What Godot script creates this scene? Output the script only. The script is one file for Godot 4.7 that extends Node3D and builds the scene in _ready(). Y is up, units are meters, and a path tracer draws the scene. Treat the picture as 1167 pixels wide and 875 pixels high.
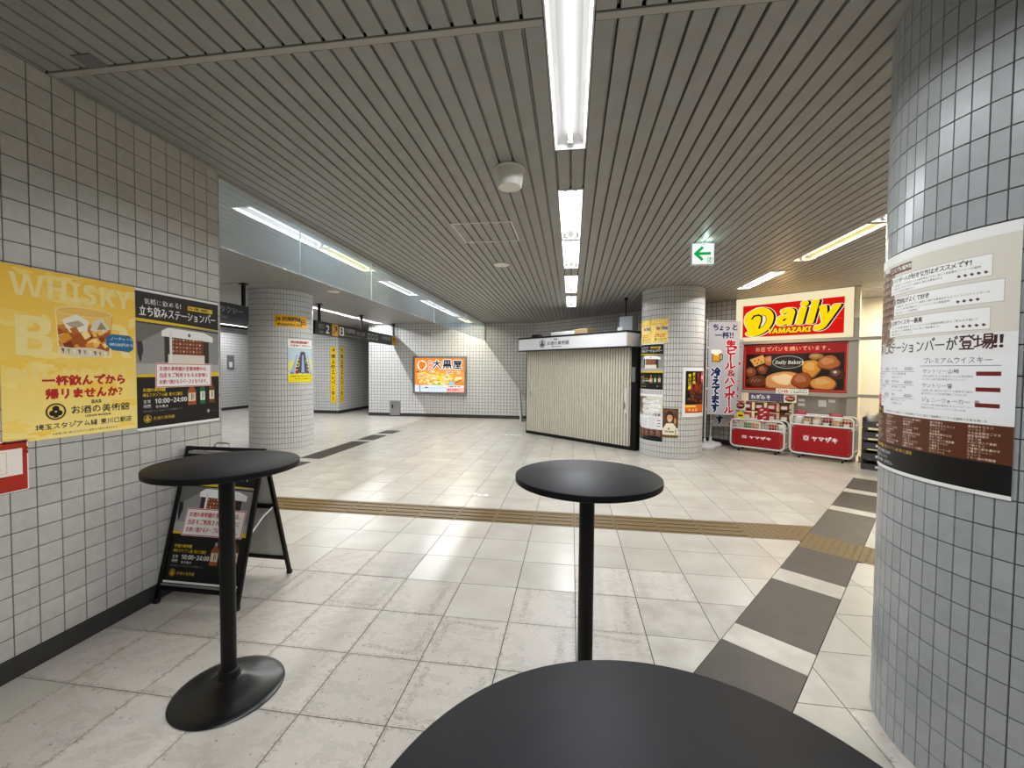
extends Node3D

# ---------------------------------------------------------------- measures (metres; d is the depth in front of the camera)
const EYE := 1.5035
const CEIL := 2.987
const WALL_X := -2.65
const BACK_D := 12.95
const NEAR_PILLAR := Vector3(1.87, 1.84, 0.555)
const RIGHT_PILLAR := Vector3(1.814, 8.06, 0.54)
const LEFT_PILLAR := Vector3(-5.70, 7.59, 0.565)

var rng := RandomNumberGenerator.new()
var taken := {}
var M := {}
var T := {}
var cam: Camera3D

# ---------------------------------------------------------------- mesh builder
class MB:
	var v := PackedVector3Array()
	var n := PackedVector3Array()
	var uv := PackedVector2Array()
	func tri(a: Vector3, b: Vector3, c: Vector3, hint: Vector3, na = null, nb = null, nc = null, ua := Vector2.ZERO, ub := Vector2.ZERO, uc := Vector2.ZERO) -> void:
		var g := (b - a).cross(c - a)
		if g.length_squared() < 1e-16:
			return
		var f := g.normalized()
		if f.dot(hint) < 0.0:
			f = -f
		var x: Vector3 = f if na == null else na
		var y: Vector3 = f if nb == null else nb
		var z: Vector3 = f if nc == null else nc
		if g.dot(hint) > 0.0:
			v.append_array([a, c, b]); n.append_array([x, z, y]); uv.append_array([ua, uc, ub])
		else:
			v.append_array([a, b, c]); n.append_array([x, y, z]); uv.append_array([ua, ub, uc])
	func quad(a: Vector3, b: Vector3, c: Vector3, d: Vector3, hint: Vector3, u0 := Vector2(0, 1), u1 := Vector2(1, 1), u2 := Vector2(1, 0), u3 := Vector2(0, 0)) -> void:
		tri(a, b, c, hint, null, null, null, u0, u1, u2)
		tri(a, c, d, hint, null, null, null, u0, u2, u3)
	func box(at: Vector3, s: Vector3, bev := 0.0, bas := Basis.IDENTITY) -> MB:
		var h := s * 0.5
		var pt := func(ax: int, sg: Vector3) -> Vector3:
			var q := Vector3(h.x - bev, h.y - bev, h.z - bev)
			q[ax] = h[ax]
			return at + bas * (q * sg)
		for ax in 3:
			var b1 := (ax + 1) % 3
			var b2 := (ax + 2) % 3
			for sg in [-1.0, 1.0]:
				var c := []
				for q in [[-1.0, -1.0], [1.0, -1.0], [1.0, 1.0], [-1.0, 1.0]]:
					var s3 := Vector3.ZERO
					s3[ax] = sg; s3[b1] = q[0]; s3[b2] = q[1]
					c.append(pt.call(ax, s3))
				var hint := Vector3.ZERO
				hint[ax] = sg
				quad(c[0], c[1], c[2], c[3], bas * hint)
		if bev > 0.0:
			for ax in 3:
				var b1 := (ax + 1) % 3
				var b2 := (ax + 2) % 3
				for s1 in [-1.0, 1.0]:
					for s2 in [-1.0, 1.0]:
						var lo := Vector3.ZERO
						lo[ax] = -1.0; lo[b1] = s1; lo[b2] = s2
						var hi := lo
						hi[ax] = 1.0
						var hint := Vector3.ZERO
						hint[b1] = s1; hint[b2] = s2
						quad(pt.call(b1, lo), pt.call(b1, hi), pt.call(b2, hi), pt.call(b2, lo), bas * hint)
			for sx in [-1.0, 1.0]:
				for sy in [-1.0, 1.0]:
					for sz in [-1.0, 1.0]:
						var s3 := Vector3(sx, sy, sz)
						tri(pt.call(0, s3), pt.call(1, s3), pt.call(2, s3), bas * s3)
		return self
	# profile of (radius, height), turned about the y axis
	func lathe(profile: Array, seg := 40, at := Vector3.ZERO, squash := 1.0) -> MB:
		var segs := []
		for i in profile.size() - 1:
			var e: Vector2 = profile[i + 1] - profile[i]
			segs.append(Vector2(e.y, -e.x).normalized())
		for i in profile.size() - 1:
			var n0: Vector2 = segs[i]
			var n1: Vector2 = segs[i]
			if i > 0 and segs[i - 1].dot(segs[i]) > 0.7:
				n0 = (segs[i - 1] + segs[i]).normalized()
			if i < segs.size() - 1 and segs[i + 1].dot(segs[i]) > 0.7:
				n1 = (segs[i + 1] + segs[i]).normalized()
			for k in seg:
				var a0 := TAU * k / seg
				var a1 := TAU * (k + 1) / seg
				var c0 := Vector3(sin(a0), 0, cos(a0))
				var c1 := Vector3(sin(a1), 0, cos(a1))
				var p: Vector2 = profile[i]
				var q: Vector2 = profile[i + 1]
				var A := at + c0 * p.x + Vector3.UP * p.y
				var B := at + c1 * p.x + Vector3.UP * p.y
				var C := at + c1 * q.x + Vector3.UP * q.y
				var D := at + c0 * q.x + Vector3.UP * q.y
				if squash != 1.0:
					A.z = at.z + (A.z - at.z) * squash; B.z = at.z + (B.z - at.z) * squash
					C.z = at.z + (C.z - at.z) * squash; D.z = at.z + (D.z - at.z) * squash
				var NA := c0 * n0.x + Vector3.UP * n0.y
				var NB := c1 * n0.x + Vector3.UP * n0.y
				var NC := c1 * n1.x + Vector3.UP * n1.y
				var ND := c0 * n1.x + Vector3.UP * n1.y
				var hint := NA + NB + NC + ND
				if p.x > 1e-6:
					tri(A, B, C, hint, NA, NB, NC)
				if q.x > 1e-6:
					tri(A, C, D, hint, NA, NC, ND)
		return self
	func tube(pts: Array, r: float, seg := 10) -> MB:
		var rings := []
		var up := Vector3.UP
		for i in pts.size():
			var t: Vector3 = (pts[mini(i + 1, pts.size() - 1)] - pts[maxi(i - 1, 0)]).normalized()
			if absf(t.dot(up)) > 0.95:
				up = Vector3.RIGHT if absf(t.x) < 0.9 else Vector3.BACK
			var s := t.cross(up).normalized()
			up = s.cross(t).normalized()
			var ring := []
			for k in seg:
				var a := TAU * k / seg
				ring.append(s * cos(a) + up * sin(a))
			rings.append(ring)
		for i in pts.size() - 1:
			for k in seg:
				var j := (k + 1) % seg
				var A: Vector3 = pts[i] + rings[i][k] * r
				var B: Vector3 = pts[i] + rings[i][j] * r
				var C: Vector3 = pts[i + 1] + rings[i + 1][j] * r
				var D: Vector3 = pts[i + 1] + rings[i + 1][k] * r
				var hint: Vector3 = rings[i][k] + rings[i][j]
				tri(A, B, C, hint, rings[i][k], rings[i][j], rings[i + 1][j])
				tri(A, C, D, hint, rings[i][k], rings[i + 1][j], rings[i + 1][k])
		for e in [0, pts.size() - 1]:
			var out: Vector3 = (pts[0] - pts[1]) if e == 0 else (pts[e] - pts[e - 1])
			for k in range(1, seg - 1):
				tri(pts[e] + rings[e][0] * r, pts[e] + rings[e][k] * r, pts[e] + rings[e][k + 1] * r, out)
		return self
	# polygon of (x, d) points between two heights; the top edge may be chamfered inwards
	func prism(poly: PackedVector2Array, y0: float, y1: float) -> MB:
		var idx := Geometry2D.triangulate_polygon(poly)
		for i in range(0, idx.size(), 3):
			var a := poly[idx[i]]
			var b := poly[idx[i + 1]]
			var c := poly[idx[i + 2]]
			tri(Vector3(a.x, y1, -a.y), Vector3(b.x, y1, -b.y), Vector3(c.x, y1, -c.y), Vector3.UP)
		var mid := Vector2.ZERO
		for q in poly:
			mid += q / poly.size()
		for i in poly.size():
			var a := poly[i]
			var b := poly[(i + 1) % poly.size()]
			var nn := Vector2(b.y - a.y, a.x - b.x)
			if nn.dot((a + b) * 0.5 - mid) < 0.0:
				nn = -nn
			quad(Vector3(a.x, y0, -a.y), Vector3(b.x, y0, -b.y), Vector3(b.x, y1, -b.y), Vector3(a.x, y1, -a.y), Vector3(nn.x, 0, -nn.y))
		return self
	# extruded outline (x, y) along z, centred on z = 0
	func slab(poly: PackedVector2Array, thick: float, at := Vector3.ZERO, bas := Basis.IDENTITY) -> MB:
		var idx := Geometry2D.triangulate_polygon(poly)
		for sg in [-0.5, 0.5]:
			for i in range(0, idx.size(), 3):
				var p := []
				for k in 3:
					p.append(at + bas * Vector3(poly[idx[i + k]].x, poly[idx[i + k]].y, sg * thick))
				tri(p[0], p[1], p[2], bas * Vector3(0, 0, sg))
		var ccw := not Geometry2D.is_polygon_clockwise(poly)
		for i in poly.size():
			var a := poly[i]
			var b := poly[(i + 1) % poly.size()]
			var nn := Vector2(b.y - a.y, a.x - b.x) * (1.0 if ccw else -1.0)
			if nn.length() < 1e-7:
				continue
			quad(at + bas * Vector3(a.x, a.y, -thick / 2), at + bas * Vector3(b.x, b.y, -thick / 2), at + bas * Vector3(b.x, b.y, thick / 2), at + bas * Vector3(a.x, a.y, thick / 2), bas * Vector3(nn.x, nn.y, 0))
		return self
	# a glazed tile face: bevelled front on a short body; right and up span it, out is its face
	func tile(c: Vector3, right: Vector3, up: Vector3, out: Vector3, w: float, h: float, t := 0.005, bev := 0.0015) -> MB:
		var r := right * (w / 2)
		var u := up * (h / 2)
		var o := out * t
		var r2 := right * (w / 2 - bev)
		var u2 := up * (h / 2 - bev)
		var f := [c - r2 - u2 + o, c + r2 - u2 + o, c + r2 + u2 + o, c - r2 + u2 + o]
		var b := [c - r - u, c + r - u, c + r + u, c - r + u]
		quad(f[0], f[1], f[2], f[3], out)
		for k in 4:
			var j := (k + 1) % 4
			var hint: Vector3 = (b[k] + b[j]) * 0.5 - c
			quad(b[k], b[j], f[j], f[k], hint)
		return self
	func mesh() -> ArrayMesh:
		var a := []
		a.resize(Mesh.ARRAY_MAX)
		a[Mesh.ARRAY_VERTEX] = v
		a[Mesh.ARRAY_NORMAL] = n
		a[Mesh.ARRAY_TEX_UV] = uv
		var m := ArrayMesh.new()
		m.add_surface_from_arrays(Mesh.PRIMITIVE_TRIANGLES, a)
		return m

# ---------------------------------------------------------------- scene tree helpers
func P(x: float, y: float, d: float) -> Vector3:
	return Vector3(x, y, -d)

func numbered(called: String) -> String:
	var k: int = taken.get(called, 0)
	taken[called] = k + 1
	return called if k == 0 else "%s_%03d" % [called, k]

func tag(o: Node3D, label: String, category: String, group := "") -> Node3D:
	o.set_meta("label", label)
	o.set_meta("category", category)
	if group:
		o.set_meta("group", group)
	return o

func thing(called: String, label: String, category: String, at := Vector3.ZERO, turn := 0.0, group := "") -> Node3D:
	var o := Node3D.new()
	o.name = numbered(called)
	add_child(o)
	o.position = at
	o.rotation.y = turn
	tag(o, label, category, group)
	return o

func obj(called: String, mesh: Mesh, m: Material, parent: Node3D = null, at := Vector3.ZERO) -> MeshInstance3D:
	var o := MeshInstance3D.new()
	o.name = numbered(called) if parent == null else called
	o.mesh = mesh
	o.material_override = m
	o.position = at
	if parent == null:
		add_child(o)
	else:
		parent.add_child(o, true)
	return o

func struct(called: String, mesh: Mesh, m: Material, label: String) -> MeshInstance3D:
	var o := obj(called, mesh, m)
	o.set_meta("kind", "structure")
	o.set_meta("label", label)
	return o

func stuff(called: String, mesh: Mesh, m: Material, parent: Node3D) -> MeshInstance3D:
	var o := obj(called, mesh, m, parent)
	o.set_meta("kind", "stuff")
	return o

func mat(c: Color, rough := 0.5, metal := 0.0, spec := 0.5) -> StandardMaterial3D:
	var m := StandardMaterial3D.new()
	m.albedo_color = c
	m.roughness = rough
	m.metallic = metal
	m.metallic_specular = spec
	return m

func printed(tex: Texture2D, rough := 0.45, spec := 0.4) -> StandardMaterial3D:
	var m := mat(Color.WHITE, rough, 0.0, spec)
	m.albedo_texture = tex
	m.texture_repeat = false
	return m

func glowing(tex: Texture2D, energy: float) -> StandardMaterial3D:
	var m := mat(Color(0.03, 0.03, 0.03), 0.8, 0.0, 0.2)
	m.emission_enabled = true
	m.emission = Color.WHITE
	m.emission_operator = BaseMaterial3D.EMISSION_OP_MULTIPLY
	m.emission_texture = tex
	m.emission_energy_multiplier = energy
	m.texture_repeat = false
	return m

func noise_tex(freq: float, lo: Color, hi: Color, size := 512, oct := 4, at0 := 0.2, at1 := 0.8, kind := FastNoiseLite.TYPE_SIMPLEX_SMOOTH, sd := 3) -> NoiseTexture2D:
	var f := FastNoiseLite.new()
	f.noise_type = kind
	f.frequency = freq
	f.fractal_octaves = oct
	f.seed = sd
	var t := NoiseTexture2D.new()
	t.width = size
	t.height = size
	t.seamless = true
	t.noise = f
	var g := Gradient.new()
	g.offsets = PackedFloat32Array([at0, at1])
	g.colors = PackedColorArray([lo, hi])
	t.color_ramp = g
	return t

# two tones over each other: patches of "scale" metres and a fine grain
func grained(c: Color, rough: float, patch: Texture2D, patch_m: float, grain: Texture2D, grain_m: float, spec := 0.5) -> StandardMaterial3D:
	var m := mat(c, rough, 0.0, spec)
	m.albedo_texture = patch
	m.uv1_triplanar = true
	m.uv1_world_triplanar = true
	m.uv1_scale = Vector3.ONE / patch_m
	if grain:
		m.detail_enabled = true
		m.detail_albedo = grain
		m.detail_blend_mode = BaseMaterial3D.BLEND_MODE_MUL
		m.detail_uv_layer = BaseMaterial3D.DETAIL_UV_2
		m.uv2_triplanar = true
		m.uv2_world_triplanar = true
		m.uv2_scale = Vector3.ONE / grain_m
	return m

# a thin sheet with its print on the face; "right" and "up" are the print's own directions
func sheet_mesh(w: float, h: float, t := 0.002) -> ArrayMesh:
	var b := MB.new()
	var x := w / 2
	var y := h / 2
	b.quad(Vector3(-x, -y, t), Vector3(x, -y, t), Vector3(x, y, t), Vector3(-x, y, t), Vector3.BACK)
	var e := Vector2(0.01, 0.01)
	b.quad(Vector3(-x, -y, 0), Vector3(x, -y, 0), Vector3(x, y, 0), Vector3(-x, y, 0), Vector3.FORWARD, e, e, e, e)
	for q in [[Vector3(-x, -y, 0), Vector3(x, -y, 0), Vector3.DOWN], [Vector3(x, -y, 0), Vector3(x, y, 0), Vector3.RIGHT], [Vector3(x, y, 0), Vector3(-x, y, 0), Vector3.UP], [Vector3(-x, y, 0), Vector3(-x, -y, 0), Vector3.LEFT]]:
		b.quad(q[0], q[1], q[1] + Vector3(0, 0, t), q[0] + Vector3(0, 0, t), q[2], e, e, e, e)
	return b.mesh()

func sheet(called: String, at: Vector3, right: Vector3, w: float, h: float, m: Material, parent: Node3D = null, t := 0.002, up := Vector3.UP) -> MeshInstance3D:
	var o := obj(called, sheet_mesh(w, h, t), m, parent, at)
	o.basis = Basis(right.normalized(), up.normalized(), right.cross(up).normalized())
	return o

# a sheet wrapped round a pillar; angles in degrees, 0 faces the camera's side, positive turns to +x
func wrap_mesh(r: float, a0: float, a1: float, h: float, t := 0.0015) -> ArrayMesh:
	var b := MB.new()
	var k := 28
	for i in k:
		var p := deg_to_rad(lerpf(a0, a1, float(i) / k))
		var q := deg_to_rad(lerpf(a0, a1, float(i + 1) / k))
		var np := Vector3(sin(p), 0, cos(p))
		var nq := Vector3(sin(q), 0, cos(q))
		var R := r + t
		var u0 := float(i) / k
		var u1 := float(i + 1) / k
		b.tri(np * R, nq * R, nq * R + Vector3.UP * h, np + nq, np, nq, nq, Vector2(u0, 1), Vector2(u1, 1), Vector2(u1, 0))
		b.tri(np * R, nq * R + Vector3.UP * h, np * R + Vector3.UP * h, np + nq, np, nq, np, Vector2(u0, 1), Vector2(u1, 0), Vector2(u0, 0))
		var e := Vector2(0.01, 0.01)
		b.quad(np * r, nq * r, nq * R, np * R, Vector3.DOWN, e, e, e, e)
		b.quad(np * r + Vector3.UP * h, nq * r + Vector3.UP * h, nq * R + Vector3.UP * h, np * R + Vector3.UP * h, Vector3.UP, e, e, e, e)
	for a in [a0, a1]:
		var p := deg_to_rad(a)
		var np := Vector3(sin(p), 0, cos(p))
		var side := Vector3(cos(p), 0, -sin(p)) * (-1.0 if a == a0 else 1.0)
		var e := Vector2(0.01, 0.01)
		b.quad(np * r, np * (r + t), np * (r + t) + Vector3.UP * h, np * r + Vector3.UP * h, side, e, e, e, e)
	return b.mesh()

func wrapped(called: String, pillar: Vector3, a0: float, a1: float, y0: float, y1: float, m: Material, lift := 0.006) -> MeshInstance3D:
	return obj(called, wrap_mesh(pillar.z + lift, a0, a1, y1 - y0), m, null, P(pillar.x, y0, pillar.y))

func rounded(w: float, h: float, r: float, k := 5) -> PackedVector2Array:
	var out := PackedVector2Array()
	for c in [[1, 1, 0.0], [-1, 1, 90.0], [-1, -1, 180.0], [1, -1, 270.0]]:
		for i in k + 1:
			var a := deg_to_rad(c[2] + 90.0 * i / k)
			out.append(Vector2(c[0] * (w / 2 - r) + cos(a) * r, c[1] * (h / 2 - r) + sin(a) * r))
	return out

# ---------------------------------------------------------------- print: a small drawing board and stroke lettering
# strokes of the characters used on the signs, on a 20 x 20 grid
const STROKES := {
	"い": "4 4 4 13 6 16 8 14|15 5 17 12", "う": "7 3 13 4|4 9 10 7 14 8 15 11 13 15 8 18", "え": "7 2 12 4|5 8 14 8 4 17 9 12 11 17 17 17",
	"お": "3 6 12 6|8 2 8 15 6 17 4 15 6 12 12 10 16 12 16 16 12 17|14 4 17 7", "か": "3 7 12 6 13 9 12 15 10 17 8 16|8 2 6 10 3 17|15 5 18 11",
	"き": "4 5 15 4|4 9 16 8|8 2 13 12|13 12 7 12 5 15 8 17 14 17", "く": "13 2 5 10 13 18", "け": "4 3 3 12 5 17|8 7 18 7|14 3 14 12 10 18", "こ": "5 4 15 4|4 13 7 17 16 16",
	"さ": "4 6 16 6|8 2 14 12|14 12 7 12 5 15 8 17 14 17", "し": "6 3 6 14 9 17 13 16 16 12", "す": "3 6 17 6|11 2 11 10 8 12 7 10 9 8 11 10 11 14 8 18",
	"せ": "2 8 18 7|14 3 14 11 12 13|6 4 6 15 8 17 15 17", "そ": "5 3 14 3 5 9 17 8 10 11 9 15 13 18", "た": "2 6 11 5|8 2 4 18|11 9 17 9|11 13 11 16 17 17",
	"ち": "3 6 15 5|8 2 6 11 12 9 16 11 15 15 9 18", "つ": "3 8 10 6 16 8 16 12 12 16 7 17", "て": "3 5 17 4 11 8 9 12 11 16 15 17", "と": "7 3 9 9|15 6 7 10 5 14 8 17 16 17",
	"な": "3 6 11 5|8 2 4 11|14 4 18 7|13 8 13 15 10 18 8 15 10 13 17 17", "に": "4 3 3 12 5 17|9 6 16 6|9 13 11 16 17 16", "ね": "6 2 6 18|3 6 9 6 3 14|6 10 12 6 16 8 16 15 13 17 12 14 14 13 18 17",
	"の": "10 5 8 13 5 16 3 12 5 7 10 4 15 6 17 11 15 15 11 17", "は": "4 3 3 12 4 17|8 7 18 7|14 3 14 15 11 17 9 15 11 13 18 17", "ま": "4 6 16 6|4 10 16 10|10 2 10 14 8 17 5 16 6 14 10 14 16 17",
	"み": "4 4 10 4 6 13 4 16 2 14 5 11 12 12 18 14|15 8 14 13 11 18", "め": "6 4 9 15|13 3 9 12 5 16 3 13 6 8 12 7 16 9 16 14 11 17", "も": "9 2 7 14 10 17 14 16 15 12|4 7 13 7|3 11 12 12",
	"や": "2 9 11 5 16 6 16 10 12 11|6 4 11 18|11 2 12 5", "よ": "10 6 16 6|10 2 10 14 8 17 5 16 6 14 10 14 16 17", "ら": "7 2 12 4|6 6 5 12 11 9 16 11 15 15 9 18", "り": "6 3 6 11|14 3 14 12 10 18",
	"る": "5 3 14 3 4 13 10 9 16 11 16 15 11 17 8 16 10 14 13 16", "れ": "6 2 6 18|3 6 9 6 3 14|6 10 12 6 14 7 13 14 15 17 18 15", "を": "4 5 15 5|9 2 5 11 11 9 11 14|16 8 8 13 9 17 16 17", "ん": "10 2 3 18 7 11 10 11 11 16 14 17 17 13",
	"ア": "3 4 17 4 12 10|10 7 9 13 4 18", "イ": "15 3 3 11|10 8 10 18", "ウ": "10 2 10 5|4 9 4 5 16 5 15 11 8 18", "エ": "4 4 16 4|10 4 10 16|2 16 18 16", "オ": "3 7 17 7|12 2 12 17 10 17|12 7 3 16",
	"カ": "3 6 16 6 15 17 12 16|9 2 8 10 3 18", "キ": "3 7 16 5|3 12 17 10|8 2 12 18", "ク": "8 2 3 10|7 5 16 5 14 11 6 18", "コ": "4 4 16 4 16 16|3 16 16 16", "サ": "2 7 18 7|6 3 6 12|14 2 14 11 8 18",
	"シ": "4 4 8 6|3 9 7 11|4 17 11 14 17 6", "ス": "4 4 15 4 11 11 3 17|11 11 17 17", "タ": "8 2 3 10|7 5 16 5 14 11 6 18|6 9 14 14", "チ": "4 5 15 3|2 9 18 9|10 4 10 12 5 18", "テ": "5 4 15 4|2 9 18 9|10 9 9 14 5 18",
	"ト": "8 2 8 18|8 8 15 12", "ニ": "5 5 15 5|2 15 18 15", "ノ": "15 3 11 12 3 18", "ハ": "7 5 5 12 2 16|12 4 15 10 18 16", "ヒ": "5 3 5 14 8 17 17 16|5 10 16 7", "フ": "3 4 17 4 14 12 6 18", "ヘ": "2 12 8 6 18 15",
	"ホ": "2 7 18 7|10 2 10 17 8 17|6 10 3 15|14 10 17 15", "マ": "2 5 18 5 10 14|6 10 12 16", "ミ": "5 3 15 6|5 8 14 11|4 13 16 17", "ム": "9 3 4 15 16 14|12 9 18 18", "メ": "15 3 10 12 3 18|5 7 16 15",
	"ヤ": "2 8 17 6 13 11|7 3 11 18", "ヨ": "4 4 16 4 16 17|5 10 16 10|4 17 16 17", "ラ": "5 3 15 3|3 8 17 8 14 13 7 18", "リ": "5 3 5 11|15 3 15 11 9 18", "ル": "6 4 6 11 2 17|11 3 11 16 18 11", "レ": "5 3 5 17 17 9",
	"ロ": "4 4 16 4 16 16 4 16 4 4", "ワ": "4 9 4 4 16 4 15 11 8 18", "ン": "3 5 8 7|4 17 12 14 17 6", "ー": "2 10 18 10", "一": "2 10 18 10", "。": "4 16 6 15 7 17 5 18 4 16", "、": "4 14 7 18", "〜": "3 10 6 8 10 10 13 12 17 10",
	"杯": "2 6 9 6|5 2 5 18|5 7 2 13|6 8 9 12|10 4 18 4|15 4 10 11|14 8 14 18|15 10 18 13", "飲": "5 2 1 7|5 2 10 6|3 8 8 8 8 13 3 13|3 8 3 18 9 16|3 11 8 11|6 13 9 18|13 2 11 7|12 6 18 6 17 9|15 8 14 13 10 18|15 10 18 18",
	"帰": "3 4 3 11|6 2 6 12 3 18|10 3 17 3 17 8|10 6 17 6|9 8 17 8|8 12 8 10 18 10 18 12|10 17 10 13 17 13 17 17|13 10 13 18", "酒": "2 4 4 6|1 8 3 10|1 17 5 11|7 4 19 4|11 4 11 8|15 4 15 8|8 7 18 7 18 18 8 18 8 7|11 8 9 12|15 8 15 11 17 11|8 14 18 14",
	"美": "6 2 8 4|14 2 12 4|3 5 17 5|4 8 16 8|2 11 18 11|10 5 10 11|3 14 17 14|10 11 9 14 3 19|11 14 17 19", "術": "5 2 2 6|6 6 1 11|4 9 4 18|7 6 13 6|10 2 10 18|9 8 7 13|11 8 13 12|12 3 13 4|14 4 19 4|14 9 19 9|17 9 17 18 15 17",
	"館": "5 2 1 7|5 2 9 6|3 8 8 8 8 13 3 13|3 8 3 18 9 16|3 11 8 11|6 13 9 18|14 2 14 4|10 7 10 4 19 4 19 7|12 18 12 7 17 7 17 11 12 11|12 13 18 13 18 18 12 18", "埼": "1 7 7 7|4 3 4 15|1 16 7 14|13 2 13 5 9 8|9 4 18 4|13 5 18 8|8 9 19 9|10 11 14 11 14 15 10 15 10 11|17 9 17 18 15 18",
	"玉": "3 4 17 4|4 10 16 10|2 17 18 17|10 4 10 17|13 12 15 15", "線": "5 2 2 6 6 7|6 5 2 11 8 10|5 10 5 18|3 13 2 16|7 12 8 15|14 2 12 4|11 4 17 4 17 10 11 10 11 4|11 7 17 7|14 10 14 18 12 17|10 13 13 12 10 17|18 11 15 13 18 18",
	"東": "2 4 18 4|10 1 10 19|4 7 16 7 16 12 4 12 4 7|4 9 16 9|9 12 3 18|11 12 17 18", "川": "4 3 4 11 2 18|10 4 10 15|16 2 16 18", "口": "4 4 16 4 16 17 4 17 4 4",
	"駅": "3 3 3 12 9 12 9 17 7 17|3 3 9 3|6 3 6 12|3 6 9 6|3 9 9 9|2 15 2 18|4 15 4 17|6 14 7 16|11 3 18 3 18 9 11 9|12 3 12 11 10 18|14 9 19 18", "店": "10 1 10 3|3 4 18 4|4 4 4 12 2 18|10 6 10 12|10 9 16 9|7 12 15 12 15 18 7 18 7 12",
	"気": "6 2 3 7|5 4 17 4|6 7 15 7|3 10 14 10 15 17 18 18 18 15|4 12 12 19|11 12 4 18", "軽": "1 4 9 4|5 2 5 18|2 6 8 6 8 12 2 12 2 6|2 9 8 9|1 15 9 15|11 3 17 3 10 10|12 4 18 10|11 13 18 13|14 9 14 18|10 18 19 18",
	"立": "10 2 10 5|3 6 17 6|6 8 8 15|14 8 12 16|2 17 18 17", "営": "4 2 6 5|9 1 10 4|15 2 13 5|3 9 3 6 17 6 17 9|7 9 13 9 13 12 7 12 7 9|5 14 15 14 15 19 5 19 5 14",
	"業": "7 1 7 5|13 1 13 5|4 2 5 4|16 2 15 4|2 5 18 5|3 8 17 8|4 11 16 11|2 13 18 13|10 6 10 19|9 14 3 18|11 14 17 18", "時": "2 4 7 4 7 15 2 15 2 4|2 9 7 9|9 5 18 5|13 2 13 8|8 8 19 8|9 12 19 12|16 9 16 18 14 18|10 14 12 16",
	"間": "2 18 2 3 9 3 9 8 2 8|2 5 9 5|11 3 18 3 18 18 16 18|11 3 11 8 18 8|11 5 18 5|7 10 13 10 13 17 7 17 7 10|7 13 13 13", "中": "3 6 17 6 17 12 3 12 3 6|10 2 10 18", "当": "10 2 10 8|4 3 6 7|16 3 14 7|3 8 17 8 17 18 3 18|3 13 17 13",
	"利": "10 2 3 4|1 7 11 7|6 3 6 18|6 8 2 14|7 9 11 13|13 4 13 13|17 2 17 18 14 17", "用": "4 3 16 3 16 18 14 18|4 3 4 12 2 18|4 8 16 8|4 12 16 12|10 3 10 18", "客": "10 1 10 4|3 7 3 4 17 4 17 7|8 6 4 11|7 8 14 8 9 12 2 15|8 9 17 14|6 14 14 14 14 19 6 19 6 14",
	"様": "1 6 8 6|5 2 5 18|5 7 2 13|6 8 8 11|11 2 12 4|16 2 15 4|10 5 18 5|10 8 18 8|9 11 19 11|14 5 14 18 12 17|10 14 13 13 10 17|18 12 15 14 19 18", "使": "6 2 2 10|4 7 4 18|7 4 19 4|9 7 17 7 17 11 9 11 9 7|13 2 13 11 11 15 7 18|9 13 18 18",
	"頂": "1 4 8 4|5 4 5 17 3 16|9 3 19 3|14 3 13 6|11 6 17 6 17 14 11 14 11 6|11 9 17 9|11 11 17 11|12 15 9 18|16 15 19 18", "円": "3 3 17 3 17 18 15 18|3 3 3 18|10 3 10 10|3 10 17 10",
	"武": "3 4 10 4|1 8 18 8|13 2 14 12 18 18 18 15|15 3 17 5|7 8 7 17|7 12 11 12|4 11 4 17|2 18 12 16", "蔵": "2 4 18 4|7 2 7 6|13 2 13 6|3 8 18 8|4 8 4 13 2 18|7 10 12 10|7 10 7 17 12 17|7 13 12 13 12 10|13 6 14 13 18 18|17 11 12 18",
	"野": "2 3 9 3 9 10 2 10 2 3|2 6 9 6|5 3 5 16|2 13 9 13|1 17 9 16|11 3 17 3 14 7|12 5 15 8|10 9 19 9 17 12|14 9 14 18 12 17", "地": "1 7 7 7|4 3 4 15|1 16 7 14|8 9 18 6 17 12 15 12|10 5 10 16 12 17 18 17 18 14|14 2 14 14",
	"上": "10 3 10 17|10 9 16 9|2 17 18 17", "行": "7 2 2 7|7 7 1 12|5 10 5 18|10 4 18 4|9 9 19 9|15 9 15 18 12 17", "大": "2 7 18 7|10 2 9 10 2 18|10 8 18 18",
	"黒": "4 2 16 2 16 9 4 9 4 2|4 5 16 5|10 2 10 13|3 11 17 11|2 13 18 13|4 15 2 18|8 15 8 18|12 15 12 18|16 15 18 18", "屋": "3 3 17 3 17 6 4 6|4 3 4 11 2 18|6 8 17 8|10 8 7 11|7 11 15 11|14 9 16 11|7 14 16 14|11 11 11 18|5 18 18 18",
	"出": "10 2 10 17|4 4 4 9 16 9 16 4|3 11 3 17 17 17 17 11", "生": "6 2 3 8|4 6 17 6|10 2 10 17|4 11 16 11|2 17 18 17", "冷": "2 4 4 7|1 16 5 11|12 2 7 8|12 2 18 8|9 8 15 8|8 11 16 11 16 15 13 14|12 11 12 18",
	"焼": "5 2 5 10 2 18|2 7 2 10|8 6 7 9|5 11 8 15|9 5 18 5|14 2 14 8|11 4 11 9|17 4 17 9|9 9 19 9|8 12 19 12|12 12 11 16 8 18|15 12 15 17 19 17 19 14", "北": "7 3 7 18|2 8 7 8|2 16 7 13|13 3 13 17 18 17 18 14|18 7 13 10",
	"高": "10 1 10 4|2 4 18 4|6 6 14 6 14 9 6 9 6 6|3 18 3 11 17 11 17 18 15 18|7 13 13 13 13 16 7 16 7 13", "評": "2 3 7 3|1 6 8 6|2 9 7 9|2 12 7 12|2 14 7 14 7 18 2 18 2 14|10 4 18 4|11 6 12 9|17 6 16 9|9 11 19 11|14 4 14 18",
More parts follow.
